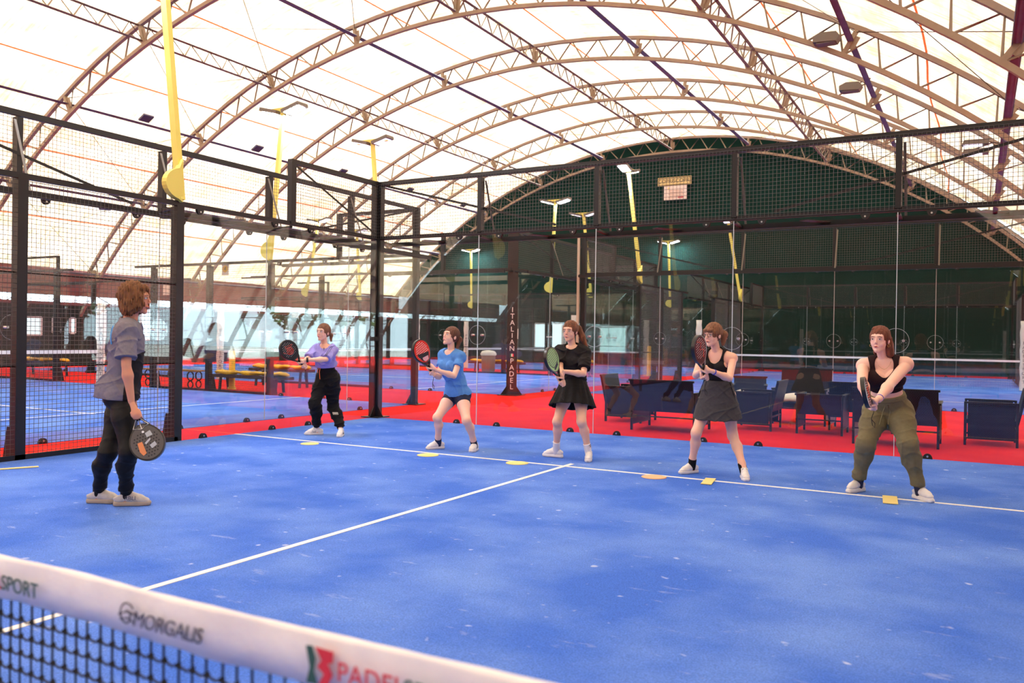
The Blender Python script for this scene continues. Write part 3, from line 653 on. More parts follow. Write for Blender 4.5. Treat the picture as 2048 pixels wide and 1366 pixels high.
# ================================================================== furniture and small things
Zv = Vector((0, 0, 1))
def rattan_seat(c, face, width, label, back_h=.77, cushion=False, legs_open=True, depth=.62):
    """seat facing `face`; arms and base are woven panels on a black frame"""
    c = Vector(c+(0,)); F = Vector(face+(0,)).normalized(); S = F.cross(Zv); w = width/2
    t = thing('rattan_chair' if width < .8 else 'rattan_sofa', label, 'chair' if width < .8 else 'sofa', c, 'black rattan seats on the red turf')
    def P(s, f, z): return c+S*s+F*f+Zv*z
    mb = MB()
    b0, b1 = -depth/2, -depth/2-.10
    mb.frame((P(0, b0, .3)+P(0, b1, back_h))/2, S*(w-.02), (P(0, b1, back_h)-P(0, b0, .3))/2, F*.018); mb.build('backrest', 'rattan', t)
    fr = MB()
    fr.beam(P(-w, b1, back_h), P(w, b1, back_h), .03, .03); fr.beam(P(0, b1-.004, back_h-.02), P(0, b0-.02, .32), .025, .012)
    fr.build('back_frame', 'steel', t)
    MB().frame(P(0, 0, .33), S*(w-.03), F*depth/2, Zv*.03).build('seat', 'rattan', t)
    for s in (-1, 1):
        a = MB(); a.frame(P(s*(w-.02), 0, .34), S*.012, F*(depth/2-.03), Zv*.235)
        a.build('side_panel', 'rattan', t)
        g = MB()
        for f in (-1, 1): g.beam(P(s*(w-.02), f*depth/2, 0), P(s*(w-.02), f*depth/2, .6), .032, .032, F)
        g.beam(P(s*(w-.02), -depth/2, .59), P(s*(w-.02), depth/2, .59), .06, .025); g.beam(P(s*(w-.02), -depth/2, .1), P(s*(w-.02), depth/2, .1), .025, .025)
        g.build('arm_frame', 'steel', t)
    g = MB(); g.beam(P(-w, -depth/2, .22), P(w, -depth/2, .22), .02, .02); g.beam(P(-w, depth/2, .29), P(w, depth/2, .29), .02, .02); g.build('stretcher', 'steel', t)
    if cushion:
        q = MB(); n = 10; vs = []
        for i in range(n+1):
            for j in range(5):
                u = -1+2*i/n; v = -1+.5*j; vs.append(P(u*(w-.06), v*(depth/2-.04), .375+.07*(1-abs(u)**6)*(1-abs(v)**6)+.006*math.sin(i*2)))
        q.add(vs, [(i*5+j, i*5+j+1, (i+1)*5+j+1, (i+1)*5+j) for i in range(n) for j in range(4)], 0, True); o = q.build('cushion', 'pad', t)
        sd = o.modifiers.new('s', 'SOLIDIFY'); sd.thickness = .06
    return t
rattan_seat((4.74, 1.3), (0, 1), 1.02, 'black rattan two-seat sofa seen from behind, between two of the women', depth=.8)
rattan_seat((3.72, 2.24), (1, 0), .76, 'black rattan chair facing right, farthest left of the set')
rattan_seat((5.80, 2.33), (-1, 0), .76, 'black rattan chair facing left, right beside the woman with glasses')
rattan_seat((6.28, 3.62), (0, -1), .88, 'black rattan sofa with cream cushion facing the camera, centre of the set', .92, True)
rattan_seat((5.25, 4.2), (.2, -1), .62, 'black rattan chair with cream cushion behind the woman with glasses', .72, True)
rattan_seat((6.82, 2.28), (0, 1), .68, 'black rattan chair seen from behind, left of the woman in olive trousers', .6)
rattan_seat((7.3, 3.1), (0, 1), .95, 'low black rattan sofa half hidden left of the woman in olive trousers', .76)
rattan_seat((7.92, 1.5), (0, 1), 1.08, 'black rattan sofa seen from behind the woman in olive trousers', depth=.72)
rattan_seat((9.05, 2.3), (-1, 0), .76, 'black rattan chair facing left near the right edge of the photo')

def blob(path, r, n=10, seed=1):
    rd = random.Random(seed); mb = MB(); vs = []; k = len(path)
    for i, p in enumerate(path):
        p = Vector(p); f = math.sin(PI*min(1, max(.06, (i+.3)/(k-.4))))**.35
        for j in range(n):
            a = 2*PI*j/n; rr = r*f*(1+.15*rd.uniform(-1, 1)); vs.append(p+Vector((0, math.cos(a)*rr*2.1, math.sin(a)*rr)))
    mb.add(vs, [(i*n+j, i*n+(j+1) % n, (i+1)*n+(j+1) % n, (i+1)*n+j) for i in range(k-1) for j in range(n)]+[tuple(range(n)), tuple(range(k*n-n, k*n))], 0, True)
    return mb
def cushioned_bench(x0, x1, y, z, label, npad, post=None):
    t = thing('cushioned_bench', label, 'bench', ((x0+x1)/2, y, 0), 'dark benches with yellow cushions')
    MB().box(((x0+x1)/2, y, z), (x1-x0, .34, .07)).build('seat_board', 'darkslab', t)
    for f in (.12, .88):
        X = x0+(x1-x0)*f; mb = MB(); mb.beam((X, y-.14, 0), (X, y-.1, z-.03), .05, .05, (0, 1, 0)); mb.beam((X, y+.14, 0), (X, y+.1, z-.03), .05, .05, (0, 1, 0)); mb.build('leg', 'darkslab', t)
    L = (x1-x0)/npad
    for i in range(npad):
        a = x0+L*i+.03; o = blob([(a+(L-.06)*q/8, y, z+.085+.015*math.sin(q+i)) for q in range(9)], .062, seed=i+npad).build('yellow_cushion', 'yelpad', None, (a+L/2, y, z+.08))
        tag(o, 'yellow vinyl cushion, %s on the %s' % ((['left', 'middle', 'right'] if npad == 3 else ['leftmost', 'second', 'third', 'rightmost'])[i], label.replace('dark bench', 'bench')), 'cushion', 'yellow cushions on the %s' % label)
    return t
cushioned_bench(-7.65, -5.2, 3.3, .34, 'dark bench behind the railing left of the woman in lilac', 3)
cushioned_bench(-8.15, -6.1, 5.0, .44, 'second dark bench, behind the racket of the woman in lilac', 3)
cushioned_bench(-9.4, -6.9, 18.0, .35, 'dark bench left of the lettered post', 3)
cushioned_bench(-5.4, -3.9, 18.2, .42, 'dark bench seen right of the woman in black', 4)
cushioned_bench(-17.5, -15.2, 4.3, .4, 'dark bench at the far left behind the fence', 3)
for (x, y, h, lab) in ((-7.25, 3.45, 1.0, 'short yellow pillar rising behind the cushioned bench'), (-10.1, 16.9, .75, 'short yellow pillar below the racket of the woman in blue'), (-2.1, 19.2, 1.15, 'short yellow pillar seen behind the rattan sofa')):
    mb = MB(); mb.rev([(.10, 0), (.10, .05), (.075, .07), (.075, h-.05), (.05, h)], (x, y, 0), 14); tag(mb.build('yellow_pillar', 'yelpad', None, (x, y, 0)), lab, 'pillar', 'short yellow pillars')
# wooden bench with looped black legs behind the left fence
t = thing('slatted_bench', 'wooden bench with looped black metal legs behind the man', 'bench', (-8.9, 3.1, 0))
for i in range(3): MB().box((-8.95, 2.95+.13*i, .44), (2.0, .11, .035)).build('slat', 'wood', t)
for x in (-9.75, -8.15):
    mb = MB()
    for (z, r) in ((.31, .11), (.1, .09)): mb.tube([(x+r*math.cos(a), 2.95, z+r*math.sin(a)) for a in [2*PI*i/16 for i in range(16)]], .018, 6, closed=True); mb.tube([(x+r*math.cos(a), 3.2, z+r*math.sin(a)) for a in [2*PI*i/16 for i in range(16)]], .018, 6, closed=True)
    mb.beam((x, 2.9, .42), (x, 3.25, .42), .03, .02); mb.build('leg', 'black', t)
# litter bin
t = thing('litter_bin', 'grey litter bin with white liner right of the woman in blue', 'bin', (-8.3, 17.6, 0))
MB().rev([(.24, 0), (.27, .05), (.29, .72), (.27, .74)], (-8.3, 17.6, 0), 18).build('body', 'bin', t)
MB().rev([(.31, .66), (.33, .72), (.27, .82), (.12, .86), (.02, .87)], (-8.3, 17.6, 0), 14).build('liner', 'pad', t)
# little notices on the fences
for (c, s, n, lab) in (((-6.6, 2.62, 2.9), (.22, .3), (0, -1), 'white notice with yellow warning figure 4 on the fence left of the woman in lilac'),
                  ((-13.2, 6.2, 2.72), (.34, .34), (0, -1), 'small white notice high on the fence above the man'),
                  ((-5.6, 19.97, 2.2), (.34, .3), (0, -1), 'small white notice above the woman in black'),
                  ((-8.4, 19.97, 1.55), (.3, .42), (0, -1), 'small white notice left of the lettered post'),
                  ((-17.5, 16.29, 2.3), (.4, .36), (0, -1), 'small white notice left of the woman in blue')):
    c = Vector(c); t = MB().box(c, (s[0], .012, s[1])).build('notice', 'paper', None, c); tag(t, lab, 'notice', 'white notices on the fences')
    if 'figure' in lab:
        MB().disc(c+Vector((0, -.009, .0)), (0, 1, 0), .085, .004, 16).build('yellow_disc', 'yelpad', t)
        text('figure', '4', .15, mframe(c+Vector((0, -.013, 0)), (1, 0, 0), (0, 0, 1), (0, -1, 0)), 'black', t)
# flat training markers on the court
def disc_marker(x, y, r, m, lab):
    mb = MB(); mb.rev([(r, 0), (r, .004), (r-.01, .007), (.0006, .007)], (x, y, .008), 32); tag(mb.build('floor_marker', m, None, (x, y, .008)), lab, 'floor marker', 'flat training markers')
disc_marker(1.54, -3.25, .115, 'ydisc', 'pale yellow round marker at the feet of the woman in lilac')
disc_marker(3.33, -3.22, .125, 'ydisc', 'pale yellow round marker at the feet of the woman in blue')
disc_marker(4.48, -3.16, .125, 'ydisc', 'pale yellow round marker left of the woman in black')
disc_marker(6.06, -3.18, .125, 'odisc', 'pale orange round marker left of the woman with glasses')
for (x, y, a, lab, sz) in ((6.6, -3.13, .15, 'pale yellow rectangular marker between the feet of the woman with glasses', (.1, .36)), (8.225, -3.16, .1, 'pale yellow rectangular marker between the feet of the woman in olive trousers', (.12, .38))):
    tag(MB().box((x, y, .013), (sz[0], sz[1], .006), a).build('floor_marker', 'ydisc', None, (x, y, .01)), lab, 'floor marker', 'flat training markers')
tag(MB().box((.42, -6.6, .012), (.06, .95, .006), -.42-.0).build('floor_marker', 'ydisc', None, (.42, -6.6, .01)), 'long pale yellow strip marker at the left edge of the court', 'floor marker', 'flat training markers')
# ---- outdoors on the right side: fence, trees, low pale house (seen reflected in the glass)
for i, (x, y, h) in enumerate(((22, 3, 5.5), (24, 12, 6.5), (21, 20, 5), (25, -6, 6), (23, 29, 6))):
    t = thing('garden_tree', 'green tree outside the open right side, reflected in the glass, %s' % ['near the net line', 'behind the rattan chairs', 'third along', 'behind the camera', 'nearest the gable'][i], 'tree', (x, y, 0), 'trees outside the hall')
    MB().tube([(x, y, -.1), (x+.1, y, h*.35), (x+.05, y+.2, h*.7)], [.16, .12, .05], 8).build('trunk', 'bark', t)
    rd = random.Random(i); mb = MB()
    for k in range(1400):
        a, b = rd.uniform(0, 2*PI), math.acos(rd.uniform(-1, 1)); rr = rd.uniform(.6, 1)**.5*h*.36
        c = Vector((x, y, h*.66))+Vector((math.cos(a)*math.sin(b)*rr*.8, math.sin(a)*math.sin(b)*rr*.8, math.cos(b)*rr)); u = Vector((rd.gauss(0, 1), rd.gauss(0, 1), rd.gauss(0, 1))).normalized(); _, s, q = basis(u)
        e = .13; mb.add([c+s*e, c+q*e*.7, c-s*e, c-q*e*.7], [(0, 1, 2, 3)])
    mb.build('foliage', 'leaf', t)
t = thing('pale_house', 'low pale building outside the open right side of the hall', 'building', (33, 4, 0))
MB().box((33, -2, 1.8), (8, 16, 3.6)).build('wall', 'facade', t)
MB().prism([(-4.6, 3.6), (4.6, 3.6), (0, 5.2)], lambda a, b, k: Vector((33+a, -2+k, b)), 17).build('roof', 'pink', t)

# ================================================================== implicit-surface modelling for people
def V(a): return np.array(a, float)
def nrm(a): a = np.array(a, float); return a/np.linalg.norm(a)
class SDF:
    def __init__(s): s.g = []; s.cut = []; s.disp = None; s.ch = []
    def add(s, fn, lo, hi, b): s.g.append((fn, np.array(lo), np.array(hi), b)); return s
    def rc(s, p, q, r0, r1, b=.02, flat=None):
        p, q = V(p), V(q)
        def fn(X, Y, Z):
            P0, Q0 = p, q
            if flat is not None:
                a, k = flat; a = nrm(a); e = (k-1)
                dt = (X*a[0]+Y*a[1]+Z*a[2])*e; X = X+a[0]*dt; Y = Y+a[1]*dt; Z = Z+a[2]*dt
                P0 = p+a*(p@a)*e; Q0 = q+a*(q@a)*e
            d = Q0-P0; L = d@d+1e-12
            t = np.clip(((X-P0[0])*d[0]+(Y-P0[1])*d[1]+(Z-P0[2])*d[2])/L, 0, 1)
            return np.sqrt((X-P0[0]-t*d[0])**2+(Y-P0[1]-t*d[1])**2+(Z-P0[2]-t*d[2])**2)-(r0+(r1-r0)*t)
        m = max(r0, r1)+5*b
        return s.add(fn, np.minimum(p, q)-m, np.maximum(p, q)+m, b)
    def el(s, c, ax, r, b=.02):
        c = V(c); A = [nrm(a) for a in ax]
        def fn(X, Y, Z):
            x, y, z = X-c[0], Y-c[1], Z-c[2]; k0 = 0; k1 = 0
            for a, rr in zip(A, r):
                u = (x*a[0]+y*a[1]+z*a[2])/rr; k0 = k0+u*u; k1 = k1+(u/rr)**2
            k0 = np.sqrt(k0); k1 = np.sqrt(k1)+1e-9
            return k0*(k0-1)/k1
        m = max(r)+5*b
        return s.add(fn, c-m, c+m, b)
    def plane(s, p, n): p, n = V(p), nrm(n); s.cut.append(lambda X, Y, Z: (X-p[0])*n[0]+(Y-p[1])*n[1]+(Z-p[2])*n[2]); return s
    def carve(s, sub): s.cut.append(lambda X, Y, Z: -sub(X, Y, Z)); return s
    def field(s, xs, ys, zs):
        big = 1.0; out = np.full((len(xs), len(ys), len(zs)), big, np.float32)
        bs = sorted(set(g[3] for g in s.g), reverse=True)
        for b in bs:
            S = np.zeros_like(out)
            for fn, lo, hi, bb in s.g:
                if bb != b: continue
                i0, i1 = np.searchsorted(xs, [lo[0], hi[0]]); j0, j1 = np.searchsorted(ys, [lo[1], hi[1]]); k0, k1 = np.searchsorted(zs, [lo[2], hi[2]])
                if i0 >= i1 or j0 >= j1 or k0 >= k1: continue
                d = fn(xs[i0:i1, None, None], ys[None, j0:j1, None], zs[None, None, k0:k1])
                S[i0:i1, j0:j1, k0:k1] += np.exp(np.clip(-d/b, -60, 60)).astype(np.float32)
            m = S > 1e-12; d = np.full_like(out, big); d[m] = -b*np.log(S[m]); out = np.minimum(out, d)
        for q, kk in s.ch:
            o2 = q.field(xs, ys, zs)
            if kk: h_ = np.clip(.5+.5*(o2-out)/kk, 0, 1); out = o2*(1-h_)+out*h_-kk*h_*(1-h_)
            else: out = np.minimum(out, o2)
        X, Y, Z = xs[:, None, None], ys[None, :, None], zs[None, None, :]
        if s.disp is not None: out = out+s.disp(X, Y, Z)
        for c in s.cut: out = np.maximum(out, c(X, Y, Z))
        return out
    def bounds(s):
        L = [(g[1]+4*g[3]-.02, g[2]-4*g[3]+.02) for g in s.g]+[q.bounds() for q, _ in s.ch]
        return np.min([l for l, _ in L], 0), np.max([u for _, u in L], 0)
    def mesh(s, h, lo=None, hi=None):
        l, u = s.bounds()
        if lo is not None: l = np.maximum(l, lo)
        if hi is not None: u = np.minimum(u, hi)
        xs, ys, zs = [np.arange(l[i], u[i]+h, h).astype(np.float32) for i in range(3)]
        F = s.field(xs, ys, zs); F[0] = F[-1] = 1; F[:, 0] = F[:, -1] = 1; F[:, :, 0] = F[:, :, -1] = 1
        return surfnet(F, l, h)
def surfnet(F, o, h):
    I = F < 0
    nx, ny, nz = F.shape
    cnt = np.zeros((nx-1, ny-1, nz-1), np.int8)
    for a in (0, 1):
        for b in (0, 1):
            for c in (0, 1): cnt += I[a:nx-1+a, b:ny-1+b, c:nz-1+c]
    act = (cnt > 0) & (cnt < 8); idx = np.argwhere(act)
    if len(idx) == 0: return np.zeros((0, 3)), np.zeros((0, 4), int)
    vid = np.full(act.shape, -1, np.int64); vid[act] = np.arange(len(idx))
    acc = np.zeros((len(idx), 3)); n = np.zeros(len(idx))
    C = [(a, b, c) for a in (0, 1) for b in (0, 1) for c in (0, 1)]
    for i, p in enumerate(C):
        for q in C[i+1:]:
            if sum(abs(p[k]-q[k]) for k in range(3)) != 1: continue
            f0 = F[idx[:, 0]+p[0], idx[:, 1]+p[1], idx[:, 2]+p[2]]; f1 = F[idx[:, 0]+q[0], idx[:, 1]+q[1], idx[:, 2]+q[2]]
            m = (f0 < 0) != (f1 < 0); t = np.where(m, f0/(f0-f1+1e-12*(f0 == f1)), 0)
            for k in range(3): acc[:, k] += np.where(m, p[k]+t*(q[k]-p[k]), 0)
            n += m
    P = (idx+acc/n[:, None])*h+np.array(o)
    Q = []
    for ax in range(3):
        sl0 = [slice(None)]*3; sl1 = [slice(None)]*3; sl0[ax] = slice(0, -1); sl1[ax] = slice(1, None)
        a, b = I[tuple(sl0)], I[tuple(sl1)]; e = np.argwhere(a != b); u, v = [(1, 2), (2, 0), (0, 1)][ax]
        e = e[(e[:, u] > 0) & (e[:, v] > 0) & (e[:, u] < F.shape[u]-1) & (e[:, v] < F.shape[v]-1)]
        def at(du, dv): q = e.copy(); q[:, u] -= du; q[:, v] -= dv; return vid[q[:, 0], q[:, 1], q[:, 2]]
        f = np.stack([at(1, 1), at(0, 1), at(0, 0), at(1, 0)], 1)
        flip = ~I[e[:, 0], e[:, 1], e[:, 2]]; f[flip] = f[flip][:, ::-1]; Q.append(f)
    return P, np.concatenate(Q)
def mk(name, parts, parent, smooth=True):
    """parts: list of (verts, faces, material name); one mesh object"""
    me = bpy.data.meshes.new(name); vs, fs, mi, mats = [], [], [], []; off = 0
    for v, f, m in parts:
        if len(v) == 0: continue
        if m not in mats: mats.append(m)
        vs.append(np.asarray(v, float)); fs.extend([tuple(int(i)+off for i in q) for q in f]); mi.extend([mats.index(m)]*len(f)); off += len(v)
    vs = np.concatenate(vs)
    me.from_pydata(vs.tolist(), [], fs); me.polygons.foreach_set('material_index', mi); me.polygons.foreach_set('use_smooth', [smooth]*len(fs))
    for m in mats: me.materials.append(M[m])
    me.update(); o = bpy.data.objects.new(name, me); COL.objects.link(o)
    if parent: o.parent = parent; o.matrix_parent_inverse = Matrix.Translation(-parent.location)
    return o
def mbparts(mb, m): return (np.array([tuple(p) for p in mb.v]), mb.f, m)
def wave(amp, items):
    """sum of sines: items (dir, freq, phase)"""
    its = [(nrm(d), f, p) for d, f, p in items]
    def fn(X, Y, Z):
        r = 0
        for d, f, p in its: r = r+np.sin((X*d[0]+Y*d[1]+Z*d[2])*f+p)
        return r*amp/len(its)
    return fn
def folds(amp, U, seed, f=60):
    """cloth folds: warped ridges fading in and out"""
    rd = random.Random(seed); U = V(U)
    A = [(nrm(U*rd.uniform(.5, 1)+V([rd.gauss(0, .6), rd.gauss(0, .6), rd.gauss(0, .3)])), f*rd.uniform(.5, 1.1), rd.uniform(0, 6)) for _ in range(4)]
    G = [(nrm(V([rd.gauss(0, 1) for _ in range(3)])), f*rd.uniform(.2, .5), rd.uniform(0, 6)) for _ in range(8)]
    def fn(X, Y, Z):
        g = [np.sin((X*d[0]+Y*d[1]+Z*d[2])*q+p) for d, q, p in G]; r = 0
        for i, (d, q, p) in enumerate(A):
            e = 1-np.abs(np.sin(.5*((X*d[0]+Y*d[1]+Z*d[2])*q+p+1.6*g[i]))); r = r-e*e*e*np.clip(.35+.65*g[4+i], 0, 1)
        return amp*1.5*r+amp*.35
    return fn
def skinmat(name, col, rough=.5):
    m = mat(name, col, rough, 0, .5, 14, col, spec=.35); b = m.node_tree.nodes['Principled BSDF']
    r = [n for n in m.node_tree.nodes if n.type == 'VALTORGB'][0]; c = srgb(col); r.color_ramp.elements[1].color = (min(1, c[0]*1.06), c[1]*.9, c[2]*.86, 1)
    return m
M['eye_white'] = mat('eye_white', '#e9e4df', .3); M['iris'] = mat('iris_dark', '#2c221c', .2)
def hairmat(name, c1, c2):
    m = mat(name, c1, .5, 0, .5, 9, c2, .5, 130, spec=.4, stretch=(6, 6, .9)); return m
JO = {"man": {"F": [0.627, 0.779, -0.0], "lat": [0.779, -0.627, 0.0], "pel": [2.917, -6.887, 0.897], "neck": [2.953, -6.863, 1.461], "hc": [2.999, -6.836, 1.653], "sh": [[2.795, -6.74, 1.416], [3.106, -6.991, 1.406]], "hip": [[2.846, -6.831, 0.877], [2.986, -6.944, 0.877]], "kn": [[2.931, -7.021, 0.437], [3.169, -7.009, 0.455]], "an": [[2.722, -6.951, 0.09], [2.992, -6.898, 0.09]], "toe": [[3.174, -7.097, 0.03], [3.474, -6.965, 0.03]], "heel": [[2.961, -7.216, 0.03], [3.235, -7.165, 0.03]], "look": [0.817, 0.577, -0.0], "tilt": -2, "rc": [3.341, -6.972, 0.537], "ax": [-0.457, -0.07, 0.887], "G": [None, [3.233, -6.989, 0.746]], "el": [[2.795, -6.74, 1.136], [3.171, -7.04, 1.127]], "wr": [[2.807, -6.724, 0.876], [3.204, -7.015, 0.851]]}, "w1": {"F": [-0.049, -0.999, 0.0], "lat": [0.999, -0.049, -0.0], "pel": [1.05, -2.388, 0.797], "neck": [1.056, -2.474, 1.246], "hc": [1.062, -2.504, 1.417], "sh": [[0.89, -2.458, 1.2], [1.22, -2.472, 1.193]], "hip": [[0.965, -2.38, 0.778], [1.135, -2.389, 0.778]], "kn": [[1.018, -2.604, 0.443], [1.072, -2.287, 0.384]], "an": [[0.929, -2.45, 0.09], [1.31, -2.394, 0.09]], "toe": [[1.123, -2.901, 0.03], [1.758, -2.959, 0.03]], "heel": [[1.263, -2.728, 0.03], [1.597, -2.686, 0.03]], "look": [0.091, -0.996, 0.0], "tilt": 3, "rc": [0.979, -3.068, 1.179], "ax": [0.269, 0.66, -0.702], "G": [[1.062, -2.863, 0.962], [1.042, -2.913, 1.014]], "wr": [[1.011, -2.819, 1.005], [1.095, -2.862, 1.048]], "el": [[0.937, -2.646, 1.067], [1.293, -2.695, 1.057]]}, "w2": {"F": [-0.272, -0.962, 0.0], "lat": [0.962, -0.272, -0.0], "pel": [3.295, -2.566, 0.695], "neck": [3.278, -2.687, 1.212], "hc": [3.286, -2.716, 1.389], "sh": [[3.12, -2.632, 1.169], [3.438, -2.719, 1.159]], "hip": [[3.214, -2.538, 0.676], [3.377, -2.584, 0.676]], "kn": [[3.212, -2.864, 0.411], [3.593, -2.81, 0.394]], "an": [[3.11, -2.685, 0.09], [3.573, -2.584, 0.09]], "toe": [[3.157, -3.052, 0.03], [3.769, -2.979, 0.03]], "heel": [[3.26, -2.815, 0.03], [3.684, -2.674, 0.03]], "look": [-0.272, -0.962, 0.0], "tilt": 14, "rc": [3.239, -3.259, 1.215], "ax": [0.175, 0.517, -0.838], "G": [[3.293, -3.099, 0.955], [3.28, -3.137, 1.018]], "wr": [[3.253, -3.029, 0.953], [3.332, -3.082, 0.993]], "el": [[3.175, -2.787, 0.895], [3.448, -2.872, 0.92]]}, "w3": {"F": [-0.014, -1.0, 0.0], "lat": [1.0, -0.014, -0.0], "pel": [4.805, -2.412, 0.814], "neck": [4.825, -2.513, 1.295], "hc": [4.81, -2.555, 1.467], "sh": [[4.658, -2.502, 1.254], [4.988, -2.504, 1.24]], "hip": [[4.719, -2.407, 0.795], [4.889, -2.409, 0.795]], "kn": [[4.712, -2.648, 0.439], [5.006, -2.631, 0.456]], "an": [[4.626, -2.487, 0.09], [5.044, -2.495, 0.09]], "toe": [[4.581, -2.748, 0.03], [5.221, -2.891, 0.03]], "heel": [[4.792, -2.741, 0.03], [5.08, -2.491, 0.03]], "look": [-0.014, -1.0, 0.0], "tilt": -2, "rc": [4.823, -3.042, 1.157], "ax": [0.178, 0.495, -0.85], "G": [[4.878, -2.889, 0.894], [4.865, -2.926, 0.958]], "wr": [[4.849, -2.851, 0.958], [4.909, -2.902, 1.023]], "el": [[4.756, -2.676, 1.04], [5.039, -2.67, 0.992]]}, "w4": {"F": [-0.101, -0.995, 0.0], "lat": [0.995, -0.101, -0.0], "pel": [6.546, -2.623, 0.837], "neck": [6.558, -2.751, 1.282], "hc": [6.533, -2.833, 1.444], "sh": [[6.393, -2.723, 1.243], [6.721, -2.751, 1.225]], "hip": [[6.458, -2.608, 0.817], [6.633, -2.626, 0.817]], "kn": [[6.385, -2.845, 0.445], [6.68, -2.546, 0.411]], "an": [[6.299, -2.699, 0.09], [6.853, -2.75, 0.09]], "toe": [[6.287, -3.067, 0.03], [6.976, -3.084, 0.03]], "heel": [[6.387, -2.888, 0.03], [6.836, -2.727, 0.03]], "look": [-0.322, -0.947, 0.0], "tilt": -4, "rc": [6.537, -3.313, 1.305], "ax": [0.073, 0.481, -0.873], "G": [[6.559, -3.164, 1.034], [6.554, -3.2, 1.099]], "wr": [[6.505, -3.138, 1.087], [6.633, -3.178, 1.089]], "el": [[6.39, -2.919, 1.032], [6.742, -2.952, 1.016]]}, "w5": {"F": [0.073, -0.997, 0.0], "lat": [0.997, 0.073, -0.0], "pel": [8.163, -2.777, 0.781], "neck": [8.139, -2.971, 1.249], "hc": [8.107, -3.057, 1.416], "sh": [[7.962, -2.96, 1.191], [8.321, -2.944, 1.216]], "hip": [[8.064, -2.777, 0.763], [8.263, -2.762, 0.763]], "kn": [[8.007, -3.048, 0.474], [8.352, -3.068, 0.494]], "an": [[7.929, -2.85, 0.09], [8.449, -2.957, 0.09]], "toe": [[7.874, -3.187, 0.03], [8.527, -3.161, 0.03]], "heel": [[7.958, -3.014, 0.03], [8.427, -3.04, 0.03]], "look": [-0.221, -0.975, 0.0], "tilt": 0, "rc": [8.079, -3.785, 0.98], "ax": [0.078, 0.904, -0.419], "G": [[8.104, -3.496, 0.846], [8.098, -3.564, 0.877]], "wr": [[8.061, -3.444, 0.889], [8.151, -3.514, 0.911]], "el": [[7.987, -3.227, 1.05], [8.218, -3.239, 1.037]]}}

def grip(B, w, G, A, side=1, lo=1):
    """closed hand round a handle with axis A at G: adds palm, four fingers and thumb to B"""
    w, G, A = V(w), V(G), nrm(A)
    pd = G-w; pd = nrm(pd-A*(pd@A)); cd = np.cross(A, pd)*side; pc = G-pd*.031
    B.rc(w, pc, .021, .022, .008); B.el(pc, (A, pd, cd), (.043, .017, .036), .008)
    for i, (ln, r) in enumerate([(4.2, .0080), (4.5, .0085), (4.3, .0082), (3.7, .0072)]):
        o = (i-1.5)*.0195*lo; pts = [pc+cd*.026+A*o]
        for k in range(4):
            a = math.radians(118-k*50*ln/4.5); pts.append(G+A*o*1.02+(pd*math.cos(a)+cd*math.sin(a))*.026)
        for a_, b_ in zip(pts[:-1], pts[1:]): B.rc(a_, b_, r, r*.95, .0035)
    t0 = pc-cd*.026+A*.020*lo; t1 = G-cd*.030-pd*.010+A*.004*lo; t2 = G-cd*.022+pd*.018-A*.014*lo; t3 = G-cd*.004+pd*.027-A*.024*lo
    B.rc(t0, t1, .013, .011, .004); B.rc(t1, t2, .011, .0095, .0035); B.rc(t2, t3, .0095, .0085, .0035)
def hang_hand(B, w, d, pn, side):
    """relaxed half-open hand hanging from wrist w along d, palm normal pn"""
    w, d = V(w), nrm(d); pn = nrm(V(pn)-d*(V(pn)@d)); s_ = np.cross(d, pn)*side; pc = w+d*.05
    B.rc(w, pc, .021, .024, .008); B.el(pc, (d, pn, s_), (.045, .015, .038), .008)
    for i, ln in enumerate((.072, .080, .075, .058)):
        b = pc+d*.035+s_*(i-1.5)*.019; p1 = b+d*ln*.45+pn*.008; p2 = p1+d*ln*.3+pn*.018; p3 = p2+d*ln*.15+pn*.022
        B.rc(b, p1, .0085, .008, .0035); B.rc(p1, p2, .008, .0075, .0035); B.rc(p2, p3, .0075, .007, .0035)
    t0 = w+d*.02-s_*.022; t1 = t0+d*.035-s_*.018+pn*.012; t2 = t1+d*.028+pn*.014
    B.rc(t0, t1, .013, .011, .004); B.rc(t1, t2, .0105, .009, .0035)

